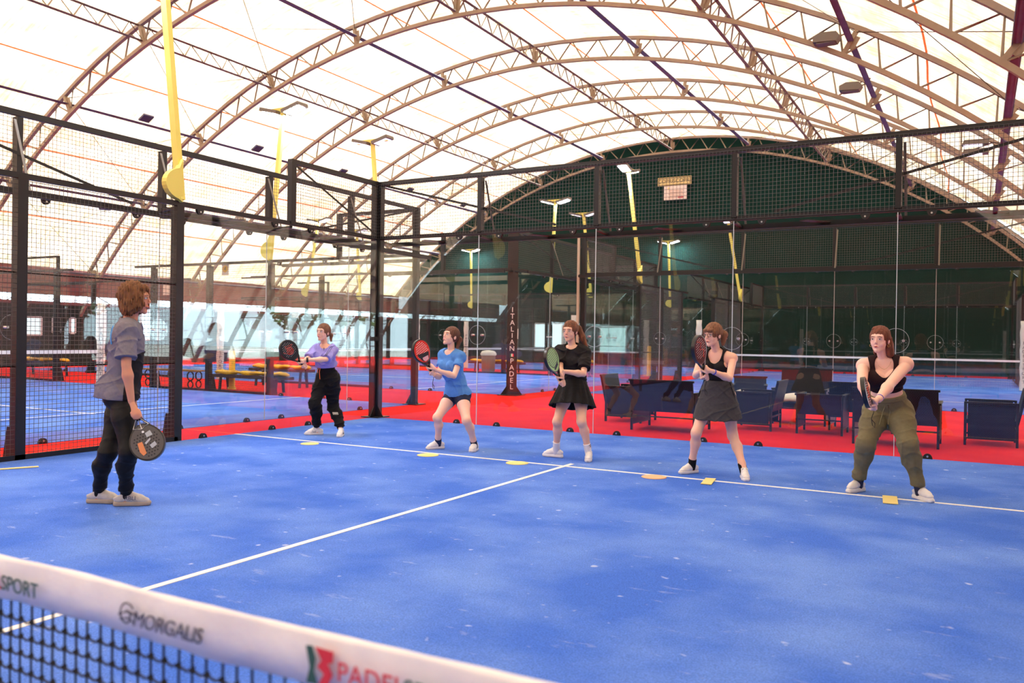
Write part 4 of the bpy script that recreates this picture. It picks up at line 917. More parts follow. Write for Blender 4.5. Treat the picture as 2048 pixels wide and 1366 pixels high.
def person(key, label, sp):
    J = JO[key]; F = nrm(J['F']); pel, neck, hc = V(J['pel']), V(J['neck']), V(J['hc'])
    sh, hip, kn, an, el, wr = [[V(q) for q in J[k]] for k in ('sh', 'hip', 'kn', 'an', 'el', 'wr')]
    U = nrm(neck-pel); S = sh[1]-sh[0]; S = nrm(S-U*(S@U)); Fw = np.cross(S, U); Fw = Fw if Fw@F > 0 else -Fw
    g = sp.get('g', 1.0); ga = sp.get('ga', 1.0); gl = sp.get('gl', 1.0); male = sp.get('male', False); T = np.linalg.norm(neck-pel)
    k = T/.50
    sk, hm = key+'_skin', key+'_hair'
    M[sk] = skinmat('skin_'+key, sp['skin']); M[hm] = hairmat('hair_'+key, *sp['hair']); M[key+'_lips'] = mat('lips_'+key, sp.get('lips', '#b5605a'), .45); M[key+'_brow'] = mat('brow_'+key, sp['brow'], .7)
    root = thing('person', label, 'person', ((an[0][0]+an[1][0])/2, (an[0][1]+an[1][1])/2, 0))
    hs = np.linalg.norm(hip[1]-hip[0]); hl = nrm(hip[1]-hip[0])
    # ---- shared volumes, also used (inflated) by the clothes
    def torso(B, e=0, b=.015, lower=True, upper=True, bust=True, arms=1.0, be=0):
        if lower:
            B.rc(hip[0], hip[1], .090*g+e, .090*g+e, b)
            for s in (-1, 1): B.el(pel-Fw*.045*g+hl*s*hs*.45-U*.03, (S, Fw, U), (.078*g+e, .078*g+e, .088*g+e), b)
            B.el(pel+U*.09*k, (S, Fw, U), (.125*g+e, .096*g+e, .12*k+e), b)
        B.el(pel+U*.20*k, (S, Fw, U), ((.132 if male else .108)*g+e, (.10 if male else .084)*g+e, .12*k+e), b)
        if upper:
            B.el(pel+U*.335*k, (S, Fw, U), ((.152 if male else .122)*g+e, (.112 if male else .094)*g+e, .13*k+e), b)
            B.rc(sh[0]*.76+sh[1]*.24-U*.015, sh[0]*.24+sh[1]*.76-U*.015, .062+e, .062+e, b)
            for i in (0, 1):
                B.rc(neck-U*.010, sh[i]-U*.010, .036*ga**.5+e, .037*ga+e, b); B.el(sh[i]-U*.018-S*(2*i-1)*.004, (S, Fw, U), (.043*ga+e, .045*ga+e, .050*ga+e), b)
            if not male and bust:
                for s in (-1, 1): B.el(pel+U*(.345*k)+Fw*(.075+be)*g+S*s*.068*g, (S, Fw, U), ((.062*sp.get('bust', 1))+e, (.058*sp.get('bust', 1))+e, (.062*sp.get('bust', 1))+e), b*.8)
        return B
    def arm(B, i, e=0, b=.014, frac=1.0, w=1.0, fore=True):
        q = sh[i]+(el[i]-sh[i])*frac
        B.rc(sh[i]-U*.02, q, (.040*ga+e), ((.040+(.033-.040)*frac)*ga+e)*w, b)
        if fore and frac >= 1:
            m = el[i]+(wr[i]-el[i])*.28; B.rc(el[i], m, .032*ga+e, .034*ga+e, b*.7); B.rc(m, wr[i], .034*ga+e, .0225*ga+e, b*.7)
    def leg(B, i, e=0, b=.012, frac=1.0, shank=True, ee=None, cal=1.0):
        ee = e if ee is None else ee
        q = hip[i]+(kn[i]-hip[i])*frac; r1 = .074+(.047-.074)*frac**.8
        mid = hip[i]+(kn[i]-hip[i])*.4*min(1, frac/.4)
        B.rc(hip[i]-U*.02, mid, .080*gl+e, (.071*gl+e), b)
        if frac > .4: B.rc(mid, q, .071*gl+e, r1*gl+e, b)
        if shank and frac >= 1:
            sd = an[i]-kn[i]; bk = -(F-nrm(sd)*(F@nrm(sd))); c = kn[i]+sd*.32+bk*.018
            B.el(kn[i]+F*.010, (S, F, (0, 0, 1)), (.037*gl+e, .036*gl+e, .044*gl+e), b); B.rc(kn[i], c, .043*gl+e, .047*gl*cal+e, b); B.rc(c, kn[i]+sd*.8, .047*gl*cal+e, .031*gl+ee, b); B.rc(kn[i]+sd*.8, an[i], .031*gl+ee, .030*gl+ee, b)
    # ---- head frame
    L = nrm(J['look']); ti = math.radians(J['tilt']); Fh = nrm(L*math.cos(ti)+V([0, 0, 1])*math.sin(ti)); Sh = nrm(np.cross(Fh, [0, 0, 1])); Uh = np.cross(Sh, Fh)
    hk = sp.get('hk', 1.0)
    def H(s, f, u): return hc+(Sh*s+Fh*f+Uh*u)*hk
    B = SDF(); torso(B)
    B.rc(neck-U*.05, H(0, -.020, -.055), .044 if not male else .055, .042 if not male else .052, .012)
    for i in (0, 1): arm(B, i); leg(B, i)
    for i in (0, 1): B.rc(an[i], an[i]+V([0, 0, -.05]), .034, .032, .01)
    hb = .010
    B.el(H(0, -.012, .022), (Sh, Fh, Uh), (.074*hk, .092*hk, .086*hk), hb); B.el(H(0, .026, -.026), (Sh, Fh, Uh), (.055*hk, .060*hk, .074*hk), hb)
    B.rc(H(-.034, .014, -.066), H(-.004, .066, -.096), .016, .013, hb); B.rc(H(.034, .014, -.066), H(.004, .066, -.096), .016, .013, hb)
    B.rc(H(-.034, .068, .030), H(.034, .068, .030), .013 if male else .011, .013 if male else .011, hb)
    for s in (-1, 1):
        B.el(H(s*.030, .048, -.034), (Sh, Fh, Uh), (.026, .026, .034), .014); B.el(H(s*.074, -.012, -.006), (Sh, Fh, Uh), (.010, .018, .031), .004)
    B.rc(H(0, .086, .014), H(0, .101, -.022), .006, .0095, .006); B.el(H(0, .095, -.028), (Sh, Fh, Uh), (.0145, .010, .007), .005)
    B.el(H(0, .086, -.060), (Sh, Fh, Uh), (.022, .010, .011), .005)
    eyes = SDF()
    for s in (-1, 1): eyes.el(H(s*.031, .096, .006), (Sh, Fh, Uh), (.0165, .013, .0080), .004)
    B.carve(lambda X, Y, Z: eyes_d(X, Y, Z))
    def eyes_d(X, Y, Z): return np.minimum(eyes.g[0][0](X, Y, Z), eyes.g[1][0](X, Y, Z))
    hh = SDF()
    for gspec in sp['grips']:
        if gspec[1] == 'grip': grip(hh, wr[gspec[0]], J['G'][gspec[0]], -V(J['ax']), gspec[2], gspec[3])
        else: hang_hand(hh, wr[gspec[0]], V(wr[gspec[0]])-el[gspec[0]], -S, 1)
    lo, hi = B.bounds()
    cut = H(0, 0, -.115)[2]
    bv, bf = B.mesh(.0055, hi=(9e9, 9e9, cut)); hv, hf = B.mesh(.0028, lo=(hc[0]-.14, hc[1]-.14, cut-.018), hi=(hc[0]+.14, hc[1]+.14, 9e9)); gv, gf = hh.mesh(.0028)
    parts = [(bv, bf, sk), (hv, hf, sk), (gv, gf, sk)]
    eb = MB(); ib = MB(); br = MB(); lp = MB()
    def ball(mb, c, r, ax=(1, 1, 1), n=12):
        vs = []
        for i in range(n+1):
            for j in range(n): a, b_ = PI*i/n, 2*PI*j/n; vs.append(V(c)+(Sh*math.sin(a)*math.cos(b_)*ax[0]+Fh*math.cos(a)*ax[1]+Uh*math.sin(a)*math.sin(b_)*ax[2])*r)
        mb.add(vs, [(i*n+j, i*n+(j+1) % n, (i+1)*n+(j+1) % n, (i+1)*n+j) for i in range(n) for j in range(n)], 0, True)
    for s in (-1, 1):
        ball(eb, H(s*.031, .080, .006), .0132, (1, .8, .62)); ball(ib, H(s*.031, .0882, .0062), .0058, (1, .7, .95))
        br.tube([H(s*.013, .0905, .0275), H(s*.030, .0915, .0305), H(s*.047, .0795, .0245)], [.0028, .0032, .002], 6); br.tube([H(s*.017, .0895, .0105), H(s*.031, .0925, .0150), H(s*.046, .083, .010)], .0016, 5)
    lp.tube([H(-.022, .086, -.060), H(-.008, .0965, -.0565), H(0, .097, -.058), H(.008, .0965, -.0565), H(.022, .086, -.060)], [.0015, .0042, .0036, .0042, .0015], 8)
    lp.tube([H(-.019, .087, -.0625), H(0, .097, -.0655), H(.019, .087, -.0625)], [.0015, .0050, .0015], 8)
    parts += [mbparts(eb, 'eye_white'), mbparts(ib, 'iris'), mbparts(br, key+'_brow'), mbparts(lp, key+'_lips')]
    body = mk('body', parts, root)
    ctx = dict(root=root, torso=torso, arm=arm, leg=leg, H=H, U=U, S=S, Fw=Fw, F=F, pel=pel, neck=neck, sh=sh, hip=hip, kn=kn, an=an, el=el, wr=wr, k=k, g=g, Sh=Sh, Fh=Fh, Uh=Uh, hc=hc, hk=hk, hm=hm, male=male, key=key, hl=hl, J=J, body=body)
    return ctx
def garment(c, name, m, B, h=.006, disp=None, label=None):
    if disp is not None: B.disp = disp
    v, f = B.mesh(h); o = mk(name, [(v, f, m)], c['root'])
    if label: o['label'] = label
    return o
def sphere_d(p, r, ax=None, sc=(1, 1, 1)):
    p = V(p)
    if ax is None: return lambda X, Y, Z: np.sqrt((X-p[0])**2+(Y-p[1])**2+(Z-p[2])**2)-r
    A = [nrm(a)/s for a, s in zip(ax, sc)]
    return lambda X, Y, Z: (np.sqrt(sum(((X-p[0])*a[0]+(Y-p[1])*a[1]+(Z-p[2])*a[2])**2 for a in A))-1)*min(sc)
def shoes(c, m_up, m_sole, lace='white', size=1.0, thick=.03, stripes=None, lab=None):
    for i in (0, 1):
        an = c['an'][i]; t, hl_ = V(c['J']['toe'][i]), V(c['J']['heel'][i]); d = t-hl_; d[2] = 0; d = nrm(d); s = np.cross(d, [0, 0, 1]); g0 = V([an[0], an[1], .008]); z = V([0, 0, 1])
        heel = g0-d*.052*size; toe = g0+d*.155*size; ball = g0+d*.095*size
        B = SDF(); b = .007
        B.rc(heel+z*(thick+.022), g0+d*.04+z*(thick+.024), .033*size, .033*size, b); B.rc(g0+d*.04+z*(thick+.022), ball+z*(thick+.010), .033*size, .036*size, b); B.rc(ball+z*(thick+.008), toe-d*.02+z*(thick+.002), .036*size, .028*size, b, (z, 1.2))
        B.rc(heel+d*.012+z*.05, an+z*.020-d*.012, .030*size, .033*size, b); B.rc(an+d*.006+z*.008, ball+z*(thick+.022), .032*size, .022*size, b)
        B.plane(g0+z*(thick-.006), -z); B.plane(an+z*.022, z+d*-.45)
        up = garment(c, 'shoe', m_up, B, .0040)
        if lab: up['label'] = lab
        W = SDF(); zz = z*.015
        W.rc(heel+zz, g0+d*.03+zz, .036*size, .034*size, .004); W.rc(g0+d*.03+zz, ball+zz, .034*size, .041*size, .004); W.rc(ball+zz, toe-d*.008+zz, .041*size, .030*size, .004)
        W.plane(g0+z*thick, z); W.plane(g0, -z); W.plane(toe+d*.012*size+z*.0, d-z*.6)
        v, f = W.mesh(.0042); o = mk('sole', [(v, f, m_sole)], up)
        lb = MB()
        for q in range(5):
            p = g0+d*(.040+.017*q)*size+z*(thick+.066-.0095*q); lb.tube([p-s*.019-z*.008, p+z*.004+d*.004*(-1)**q, p+s*.019-z*.008], .0026, 5)
        p = g0+d*.035*size+z*(thick+.072)
        for sg in (-1, 1): lb.tube([p, p+s*sg*.018+d*.012+z*.006, p+s*sg*.026+d*.006-z*.006, p+s*sg*.008+d*.004], .0022, 5)
        lb.build('lace', lace, up)
        if stripes:
            n = nrm(V([CAM.x, CAM.y, 0])-V([an[0], an[1], 0])); sd = s if s@n > 0 else -s; sb = MB()
            for q in range(3):
                p = g0+d*(.030+.022*q)+sd*.039+z*(thick+.006); sb.tube([p, p+z*.020-sd*.003-d*.006, p+z*.036-sd*.012-d*.010], .0042, 5)
            sb.build('shoe_stripes', stripes, up)
def socks(c, m, h=.11, stripe=None, m2=None):
    for i in (0, 1):
        an, kn = c['an'][i], c['kn'][i]; d = nrm(kn-an); B = SDF(); B.rc(an-V([0, 0, .03]), an+d*(h+.03), .039, .042, .006); B.plane(an+d*h, d)
        o = garment(c, 'sock', m, B, .004)
        if stripe:
            for q in (h*.70, h*.84):
                R = SDF(); R.rc(an, an+d*(h+.05), .0405, .0435, .004); R.plane(an+d*(q+.0045), d); R.plane(an+d*(q-.0045), -d); v, f = R.mesh(.003); mk('sock_stripe', [(v, f, stripe)], o)
def racket(key, label, psi, face, rim, hole='#1b1b1e', hs=1.0, face2=None, design=None, strap=True, flip=-1, N=None):
    J = JO[key]; rc = V(J['rc']); ax = nrm(J['ax']); tow = nrm(V(CAM)-rc)
    if N is None:
        n0 = nrm(tow-ax*(tow@ax)); sd = np.cross(ax, n0); p = math.radians(psi); N = nrm(n0*math.cos(p)+sd*math.sin(p)*flip)
    N = nrm(V(N)-ax*(V(N)@ax)); Xr = np.cross(ax, N)            # width direction
    up = -ax
    t = thing('padel_racket', label, 'racket', tuple(rc), 'padel rackets in play')
    def W(x, y, z): return Vector(rc+Xr*x+up*y+N*z)
    n = 48; out = []
    for i in range(n):
        a = 2*PI*i/n; x, y = math.cos(a), math.sin(a); r = .128
        out.append((r*x*(1 if y > 0 else 1-.16*y*y), r*y*(1.08 if y > 0 else 1.22)))
    m = MB(); th = .017
    inner = [(x*.93, y*.93) for x, y in out]
    m.prism(inner, W, th*2+.002); m.build('face', face, t)
    fr = MB(); vs = []
    for (x, y) in out:
        for q in ((.0, th), (.0, -th), (-.085, -th-.0015), (-.085, th+.0015)): vs.append(W(x*(1+q[0]), y*(1+q[0]), q[1]))
    fr.add(vs, [(i*4+j, i*4+(j+1) % 4, ((i+1) % n)*4+(j+1) % 4, ((i+1) % n)*4+j) for i in range(n) for j in range(4)])
    for s in (-1, 1): fr.beam(W(s*.062, -.125, 0), W(s*.014, -.205, 0), .016, .026, tuple(N))
    fr.build('rim', rim, t)
    hm = MB()
    for i in range(-4, 5):
        for j in range(-4, 5):
            x, y = i*.0215+(.0107 if j % 2 else 0), j*.0225+.012
            if (x/.095)**2+((y-.005)/.10)**2 < 1:
                for s in (-1, 1): hm.disc(W(x, y, s*(th+.0012)), tuple(N), .0058*hs, .0012, 8)
    hm.build('holes', mat('hole_'+key, hole, .8), t)
    if design: design(t, W, th, N)
    MB().tube([W(0, -.19, 0), W(0, -.325, 0)], [.0165, .0175], 10).build('grip', 'black', t)
    if strap:
        e = W(0, -.325, 0); pts = [e, e+Vector((.01, .0, -.04)), e+Vector((-.01, .012, -.10)), e+Vector((.0, .0, -.155)), e+Vector((.018, .0, -.175)), e+Vector((.02, -.0, -.14)), e+Vector((-.005, 0, -.11))]
        MB().tube(pts, .0032, 5).build('wrist_strap', 'black', t)
    return t

# ================================================================== the people
def tee(c, m, e, *a, **k_):
    B, hh = tee_vol(c, e, *a, **k_); name = k_.get('name', 't_shirt'); v, f = B.mesh(hh); return mk(name, [(v, f, m)], c['root'])
def tee_vol(c, e, frac, hem, neck_r, flare=0, amp=.004, seed=1, sleeve_e=.009, sleeve_w=1.12, necko=(0, .03, .035), name='t_shirt', back=0, be=0, h=.0055, off=None):
    B = SDF(); c['torso'](B, e, .018, be=be)
    if not c['male']: bp = [c['pel']+c['U']*(.335*c['k'])+c['Fw']*.062*c['g']+c['S']*q*.062*c['g'] for q in (-1, 1)]; B.rc(bp[0], bp[1], .060+e, .060+e, .018); B.rc(bp[0]-c['U']*.10, bp[1]-c['U']*.10, .040+e, .040+e, .018)
    if flare or back: B.el(c['pel']+c['U']*(hem+.03)-c['Fw']*back, (c['S'], c['Fw'], c['U']), (.145*c['g']+flare, .115*c['g']+flare+back*.4, .20), .03)
    for i in (0, 1):
        A = SDF(); c['arm'](A, i, sleeve_e, .014, frac, sleeve_w, fore=False); d = nrm(c['el'][i]-c['sh'][i]); q = c['sh'][i]+(c['el'][i]-c['sh'][i])*frac
        A.plane(q, d); B.ch.append((A, .018))
    B.plane(c['pel']+c['U']*hem, -c['U'])
    n = c['neck']+c['S']*necko[0]+c['Fw']*necko[1]+c['U']*necko[2]; B.carve(sphere_d(n, neck_r, (c['S'], c['Fw'], c['U']), (1.12, 1.05, 1.0) if neck_r is None else (neck_r*1.1, neck_r, neck_r)) if True else None)
    B.disp = folds(amp, c['U'], seed); return B, h
def trousers(c, m, e, le, waist, amp=.004, seed=2, ank=.03, ee=None, name='trousers', cal=1.15, h=.006):
    B = SDF(); c['torso'](B, e, .016, upper=False, bust=False)
    L = SDF()
    for i in (0, 1):
        c['leg'](L, i, le, .018, ee=ee, cal=cal)
    B.el(c['pel']-c['U']*.115+c['F']*.01, (c['S'], c['Fw'], c['U']), (.07*c['g'], .075*c['g'], .065*c['g']), .016)
    B.ch.append((L, .02)); B.plane(c['pel']+c['U']*waist, c['U'])
    z = (c['an'][0][2]+ank); B.plane((0, 0, z), (0, 0, -1))
    o = garment(c, name, m, B, h, folds(amp, (0, 0, 1), seed, 55))
    for i in (0, 1):
        d = nrm(c['kn'][i]-c['an'][i]); a = c['an'][i]+d*(ank-.01); K = SDF(); K.rc(a, a+d*.07, .043, .046, .006); K.plane(a+d*.06, d); K.plane(a, -d); v, f = K.mesh(.0045); mk('cuff', [(v, f, m)], o)
    W = SDF(); c['torso'](W, e+.004, .016, upper=False, bust=False); W.plane(c['pel']+c['U']*(waist+.005), c['U']); W.plane(c['pel']+c['U']*(waist-.035), -c['U']); v, f = W.mesh(.005); mk('waistband', [(v, f, m)], o)
    return o
def hair(c, cap=(.087, .104, .101), face=((0, .092, -.030), (.058, .062, .080)), tail=None, extra=None, amp=.004, b=.010, name='hair', part=None, capc=(0, -.022, .030), h=.0035):
    H = c['H']; hk = c['hk']; B = SDF(); B.el(H(*capc), (c['Sh'], c['Fh'], c['Uh']), [q*hk for q in cap], b)
    if tail:
        for (p, q, r0, r1) in tail: B.rc(H(*p), H(*q), r0, r1, .006)
    if extra:
        for (p, r) in extra: B.el(H(*p), (c['Sh'], c['Fh'], c['Uh']), r, .008)
    B.disp = (lambda f1: f1)(wave(amp, [(c['Sh']+c['Fh']*.3, 420, 0), (c['Fh']-c['Sh']*.5, 380, 1), (c['Sh']*.7+c['Uh']*.25, 210, 2), (c['Fh']*.7+c['Uh']*.35-c['Sh']*.3, 160, 4)]))
    for (p, r) in (face if isinstance(face, list) else [face]): B.carve(sphere_d(H(*p), 1, (c['Sh'], c['Fh'], c['Uh']), [q*hk for q in r]))
    v, f = B.mesh(h); return mk(name, [(v, f, c['hm'])], c['root'])
def band(c, i, m, t, r, wd, name, lab=None):
    d = nrm(c['wr'][i]-c['el'][i]); p = c['el'][i]+(c['wr'][i]-c['el'][i])*t; B = SDF(); B.rc(p-d*wd, p+d*wd, r, r, .003); B.plane(p+d*wd/2, d); B.plane(p-d*wd/2, -d); v, f = B.mesh(.003); o = mk(name, [(v, f, m)], c['root'])
    if lab: o['label'] = lab
    return o
def cloth(name, col, col2=None, rough=.8, bump=.15): M[name] = mat(name, col, rough, 0, .6 if col2 else 0, 30, col2 or col, min(1, bump*3), 22, spec=.2)
cloth('lilac', '#9d97dc', '#8f88d4'); cloth('bluetee', '#5b93dd', '#5087d2'); cloth('navy', '#26304f', '#1e2742'); cloth('blacktee', '#1a181b', '#221f22'); cloth('blackskirt', '#151417', '#1b191c')
cloth('greyskirt', '#3c3b40', '#454449'); cloth('blacktank', '#17151a', '#1d1b20'); cloth('olive', '#7b7459', '#6f694f'); cloth('plumtop', '#241419', '#2c1a20'); cloth('greytee', '#6f6c7b', '#7f7b88', .85, .3); cloth('blackjog', '#17171b', '#101014', .6)
cloth('blackpants', '#0f0e12', '#16151a'); cloth('sockw', '#e8e6ea'); cloth('sockb', '#141318'); cloth('shoew', '#ebe9ea', '#dedbde', .5, .05); cloth('solew', '#e3e1e2', None, .5, .02); cloth('beige', '#cfc9c4', '#bdb6b1', .7, .3); cloth('solebeige', '#a89b90', None, .6, .05)
M['orange'] = mat('orange_cord', '#f06a1e', .6); M['bluecord'] = mat('blue_stripe', '#2f8bd8', .6); M['purple'] = mat('purple_band', '#5146b8', .5); M['bluebandm'] = mat('blue_band', '#3140c8', .5); M['navyprint'] = mat('navy_print', '#1d2140', .6); M['redprint'] = mat('red_accent', '#c9202c', .6)
M['frame'] = mat('glasses_frame', '#15131c', .3); M['gold'] = mat('thin_chain', '#c9a46a', .3, 1)
M['rk_red'] = mat('red_racket_face', '#d8322a', .6, spec=.25); M['rk_blk'] = mat('black_racket_face', '#1d1f29', .55, spec=.3); M['rk_green'] = mat('green_racket_face', '#9cc489', .6, spec=.25); M['rk_dred'] = mat('dark_red_racket_face', '#3a0e16', .6, 0, .3, 20, '#5e141c', spec=.2); M['rk_grey'] = mat('grey_racket_face', '#5c5856', .55, spec=.3); M['rim_blk'] = mat('black_racket_rim', '#15151b', .3); M['rim_wht'] = mat('white_racket_rim', '#cfc9cc', .3)
M['or_print'] = mat('orange_print', '#e08a55', .5); M['sil_print'] = mat('silver_print', '#b6bcc0', .4); M['rk_orange'] = mat('orange_red_print', '#ef4a3a', .4)

# ---------------- the man
c = person('man', 'man in grey and black T-shirt facing away, holding a racket at his side', dict(skin='#cf987e', hair=('#4e2a17', '#9c6a42'), brow='#6e4a34', male=True, ga=1.08, g=.98, hk=1.06, grips=[(0, 'hang'), (1, 'grip', 1, -1)]))
TA = (.024, .80, -.045, .080, .016, .007, 3, .020, 1.4)
tee(c, 'greytee', *TA, back=.055, necko=(0, .02, .05))
B, hh_ = tee_vol(c, *TA, back=.055, necko=(0, .02, .05)); dsp = B.disp; B.disp = lambda X, Y, Z: dsp(X, Y, Z)-.0035
B.plane(c['pel']+c['Fw']*.015, -c['Fw']); B.plane(c['pel']+c['U']*.33+c['Fw']*.10, c['U']*1-c['Fw']*.5); B.ch = []
garment(c, 'black_front_panel', 'blacktee', B, .0055, B.disp)
st = MB(); H = c['H']; n = c['neck']-c['Fw']*.118; bkd = -c['Fw']
for q in range(7):
    pass
# blue stripe lying on the upper back
def on_surface(c, e, p, d, k=1):
    """march from p along -d to the clothed torso"""
    B = SDF(); c['torso'](B, e, .028); p = V(p); d = nrm(d)
    for _ in range(60):
        xs = [np.array([p[i]], np.float32) for i in range(3)]
        F_ = 1.0
        for b in (.028, .0224):
            s_ = sum(math.exp(max(-60, min(60, -float(fn(xs[0], xs[1], xs[2])[0])/bb))) for fn, lo, hi, bb in B.g if abs(bb-b) < 1e-6)
            if s_ > 1e-12: F_ = min(F_, -b*math.log(s_))
        if F_ < .002: break
        p = p-d*F_*.8
    return p
near = c['S'] if c['S']@(V(CAM)-c['neck']) > 0 else -c['S']
pts = [on_surface(c, .024, c['neck']+near*(.055+.012*q)-c['Fw']*.35-c['U']*(.035+.024*q)+near*.12, -c['Fw']*.9+near*.45) for q in range(7)]
for a, b_ in zip(pts[:-1], pts[1:]): st.beam(a, b_, .012, .003, tuple(-c['Fw']*.8+near*.6))
st.build('blue_stripe', 'bluecord', c['root'])
trousers(c, 'blackjog', .012, .012, .13, .0045, 5, ank=.035, ee=.012, cal=1.0)
shoes(c, 'beige', 'solebeige', 'black', 1.08, .034)
for i in (0, 1):
    an = c['an'][i]; K = SDF(); K.rc(an-V([0, 0, .01]), an+V([0, 0, .07]), .041, .042, .005); v, f = K.mesh(.004); o = mk('sock', [(v, f, 'sockb')], c['root'])
    tw = nrm(V([CAM.x, CAM.y, 0])-V([an[0], an[1], 0])); P = an+tw*.0445+V([0, 0, .035]); mb = MB(); xs = np.cross([0, 0, 1], tw)
    mb.tube([P+xs*.014*math.cos(a)+V([0, 0, .011])*math.sin(a) for a in [2*PI*q/12 for q in range(12)]], .0022, 5, closed=True); mb.tube([P-xs*.008, P+xs*.004+V([0, 0, .006]), P+xs*.018+V([0, 0, .012])], .002, 5); mb.build('sock_emblem', 'white', o)
an = c['an'][1]; d = V(c['J']['toe'][1])-V(c['J']['heel'][1]); d[2] = 0; d = nrm(d); s = np.cross(d, [0, 0, 1]); s = s if s@(V(CAM)-an) > 0 else -s
sg = 1 if np.cross(d, [0, 0, 1])@s > 0 else -1
text('shoe_lettering', 'RBLI', .045, mframe(tuple(V([an[0], an[1], .072])+d*.045+s*.058), tuple(d), (0, 0, 1), tuple(s)), 'letter_dark', c['root'])
hair(c, (.102, .108, .105), [((0, .130, -.045), (.064, .062, .10))], extra=[((-.055, -.03, -.05), (.055, .07, .085)), ((.055, -.03, -.05), (.055, .07, .085)), ((0, -.065, -.055), (.08, .05, .085)), ((.064, .035, -.02), (.028, .05, .085)), ((-.064, .035, -.02), (.028, .05, .085)), ((0, .03, .075), (.08, .06, .04))], amp=.014, capc=(0, -.025, .028))
def d_man(t, W, th, N):
    y = th+.0022
    mb = MB(); mb.prism([(-.065, -.02), (-.03, -.02), (-.028, .075), (-.055, .085), (-.07, .05)], lambda a, b, k: W(a, b, -y+k), .0012); mb.prism([(-.065, -.02), (-.03, -.02), (-.028, .075), (-.055, .085), (-.07, .05)], lambda a, b, k: W(a, b, y+k), .0012); mb.build('orange_design', 'or_print', t)
    mb = MB()
    for s_ in (-1, 1):
        for poly in ([(.01, -.075), (.05, -.085), (.058, -.045), (.012, -.04)], [(-.015, -.005), (.03, -.028), (.034, -.016), (-.010, .010)], [(.012, .025), (.055, .01), (.062, .04), (.02, .055)]): mb.prism(poly, lambda a, b, k: W(a, b, s_*y+k), .0012)
    mb.build('silver_design', 'sil_print', t)
    mb = MB()
    for s_ in (-1, 1):
        mb.tube([W(0, -.115, s_*.019), W(-.058, -.135, s_*.019)], .003, 5); mb.tube([W(0, -.115, s_*.019), W(.058, -.135, s_*.019)], .003, 5); mb.tube([W(-.058, -.135, s_*.019), W(-.016, -.195, s_*.019)], .003, 5); mb.tube([W(.058, -.135, s_*.019), W(.016, -.195, s_*.019)], .003, 5); mb.tube([W(0, -.115, s_*.019), W(0, -.19, s_*.019)], .003, 5)
    mb.build('white_edging', 'white', t)
    mb = MB(); mb.disc(W(0, -.09, y), tuple(N), .009, .002, 16); mb.disc(W(0, -.09, -y), tuple(N), .009, .002, 16); mb.build('small_emblem', 'white', t)
racket('man', 'grey padel racket with orange and silver print, hanging from the man\'s hand', 8, 'rk_grey', 'rim_blk', '#2a2a2c', design=d_man, strap=False)

# ---------------- woman in lilac
c = person('w1', 'woman in lilac top and black cargo trousers holding up a racket', dict(skin='#e8bfaa', hair=('#5f3a28', '#8a5c42'), brow='#5b3d2c', bust=.95, g=1.0, grips=[(0, 'grip', 1, -1), (1, 'grip', -1, -1)]))
tee(c, 'lilac', .014, .97, .155, .092, .016, .009, 11, .018, 1.35, necko=(.055 if True else 0, .03, .045), name='lilac_top')
trousers(c, 'blackpants', .008, .022, .175, .008, 12, ank=.045, ee=.018, cal=1.1)
band(c, 1, 'black', .93, .034, .026, 'wrist_watch')
mb = MB(); n1 = c['neck']; mb.tube([on_surface(c, .004, c['neck']+c['S']*.075+c['Fw']*.25-c['U']*q, c['Fw']) for q in (.02, .05, .08, .11)], .005, 5); mb.build('bra_strap', 'black', c['root'])
mb = MB(); b0 = c['pel']+c['U']*.165+c['Fw']*.128*c['g']
mb.tube([b0-c['S']*.012, b0-c['S']*.018+c['Fw']*.02-V([0, 0, .03]), b0-c['S']*.018+c['Fw']*.02-V([0, 0, .065])], .0045, 5); mb.tube([b0+c['S']*.012, b0+c['S']*.018+c['Fw']*.022-V([0, 0, .05]), b0+c['S']*.022+c['Fw']*.015-V([0, 0, .15])], .0045, 5); mb.build('orange_drawstring', 'orange', c['root'])
cam2 = nrm(V(CAM)-c['kn'][1]); P = c['kn'][1]*.72+c['an'][1]*.28+cam2*.085; ux = nrm(np.cross([0, 0, 1], cam2)); uz = nrm(c['kn'][1]-c['an'][1])
pb = MB(); pb.frame(P, ux*.036, cam2*.003, uz*.020); o = pb.build('white_leg_patch', 'white', c['root']); pb = MB(); pb.frame(P+cam2*.002, ux*.032, cam2*.003, uz*.016); o2 = pb.build('patch_centre', 'black', o)
pb = MB()
for q in range(5): pb.frame(P+cam2*.0045+ux*(-.022+.011*q), ux*.0035, cam2*.002, uz*(.010-.002*(q % 2)))
pb.build('patch_lettering', 'white', o)
for dd in (-.010, .010):
    e0, e1 = c['sh'][1], c['el'][1]; d = nrm(e1-e0); outw = nrm(V([0, 0, 1])-d*d[2]+cam2*.55); sb = MB(); sb.tube([e0+d*.03+outw*.075+np.cross(d, outw)*dd, e0*.5+e1*.5+outw*.078+np.cross(d, outw)*dd, e1-d*.01+outw*.072+np.cross(d, outw)*dd], .0035, 5); sb.build('sleeve_stripe', 'black', c['root'])
shoes(c, 'shoew', 'solew', 'white', 1.0, .026, stripes='navyprint')
hair(c, tail=[((-.02, -.10, .01), (-.045, -.125, -.03), .026, .024), ((-.045, -.125, -.03), (-.055, -.115, -.11), .024, .012)])
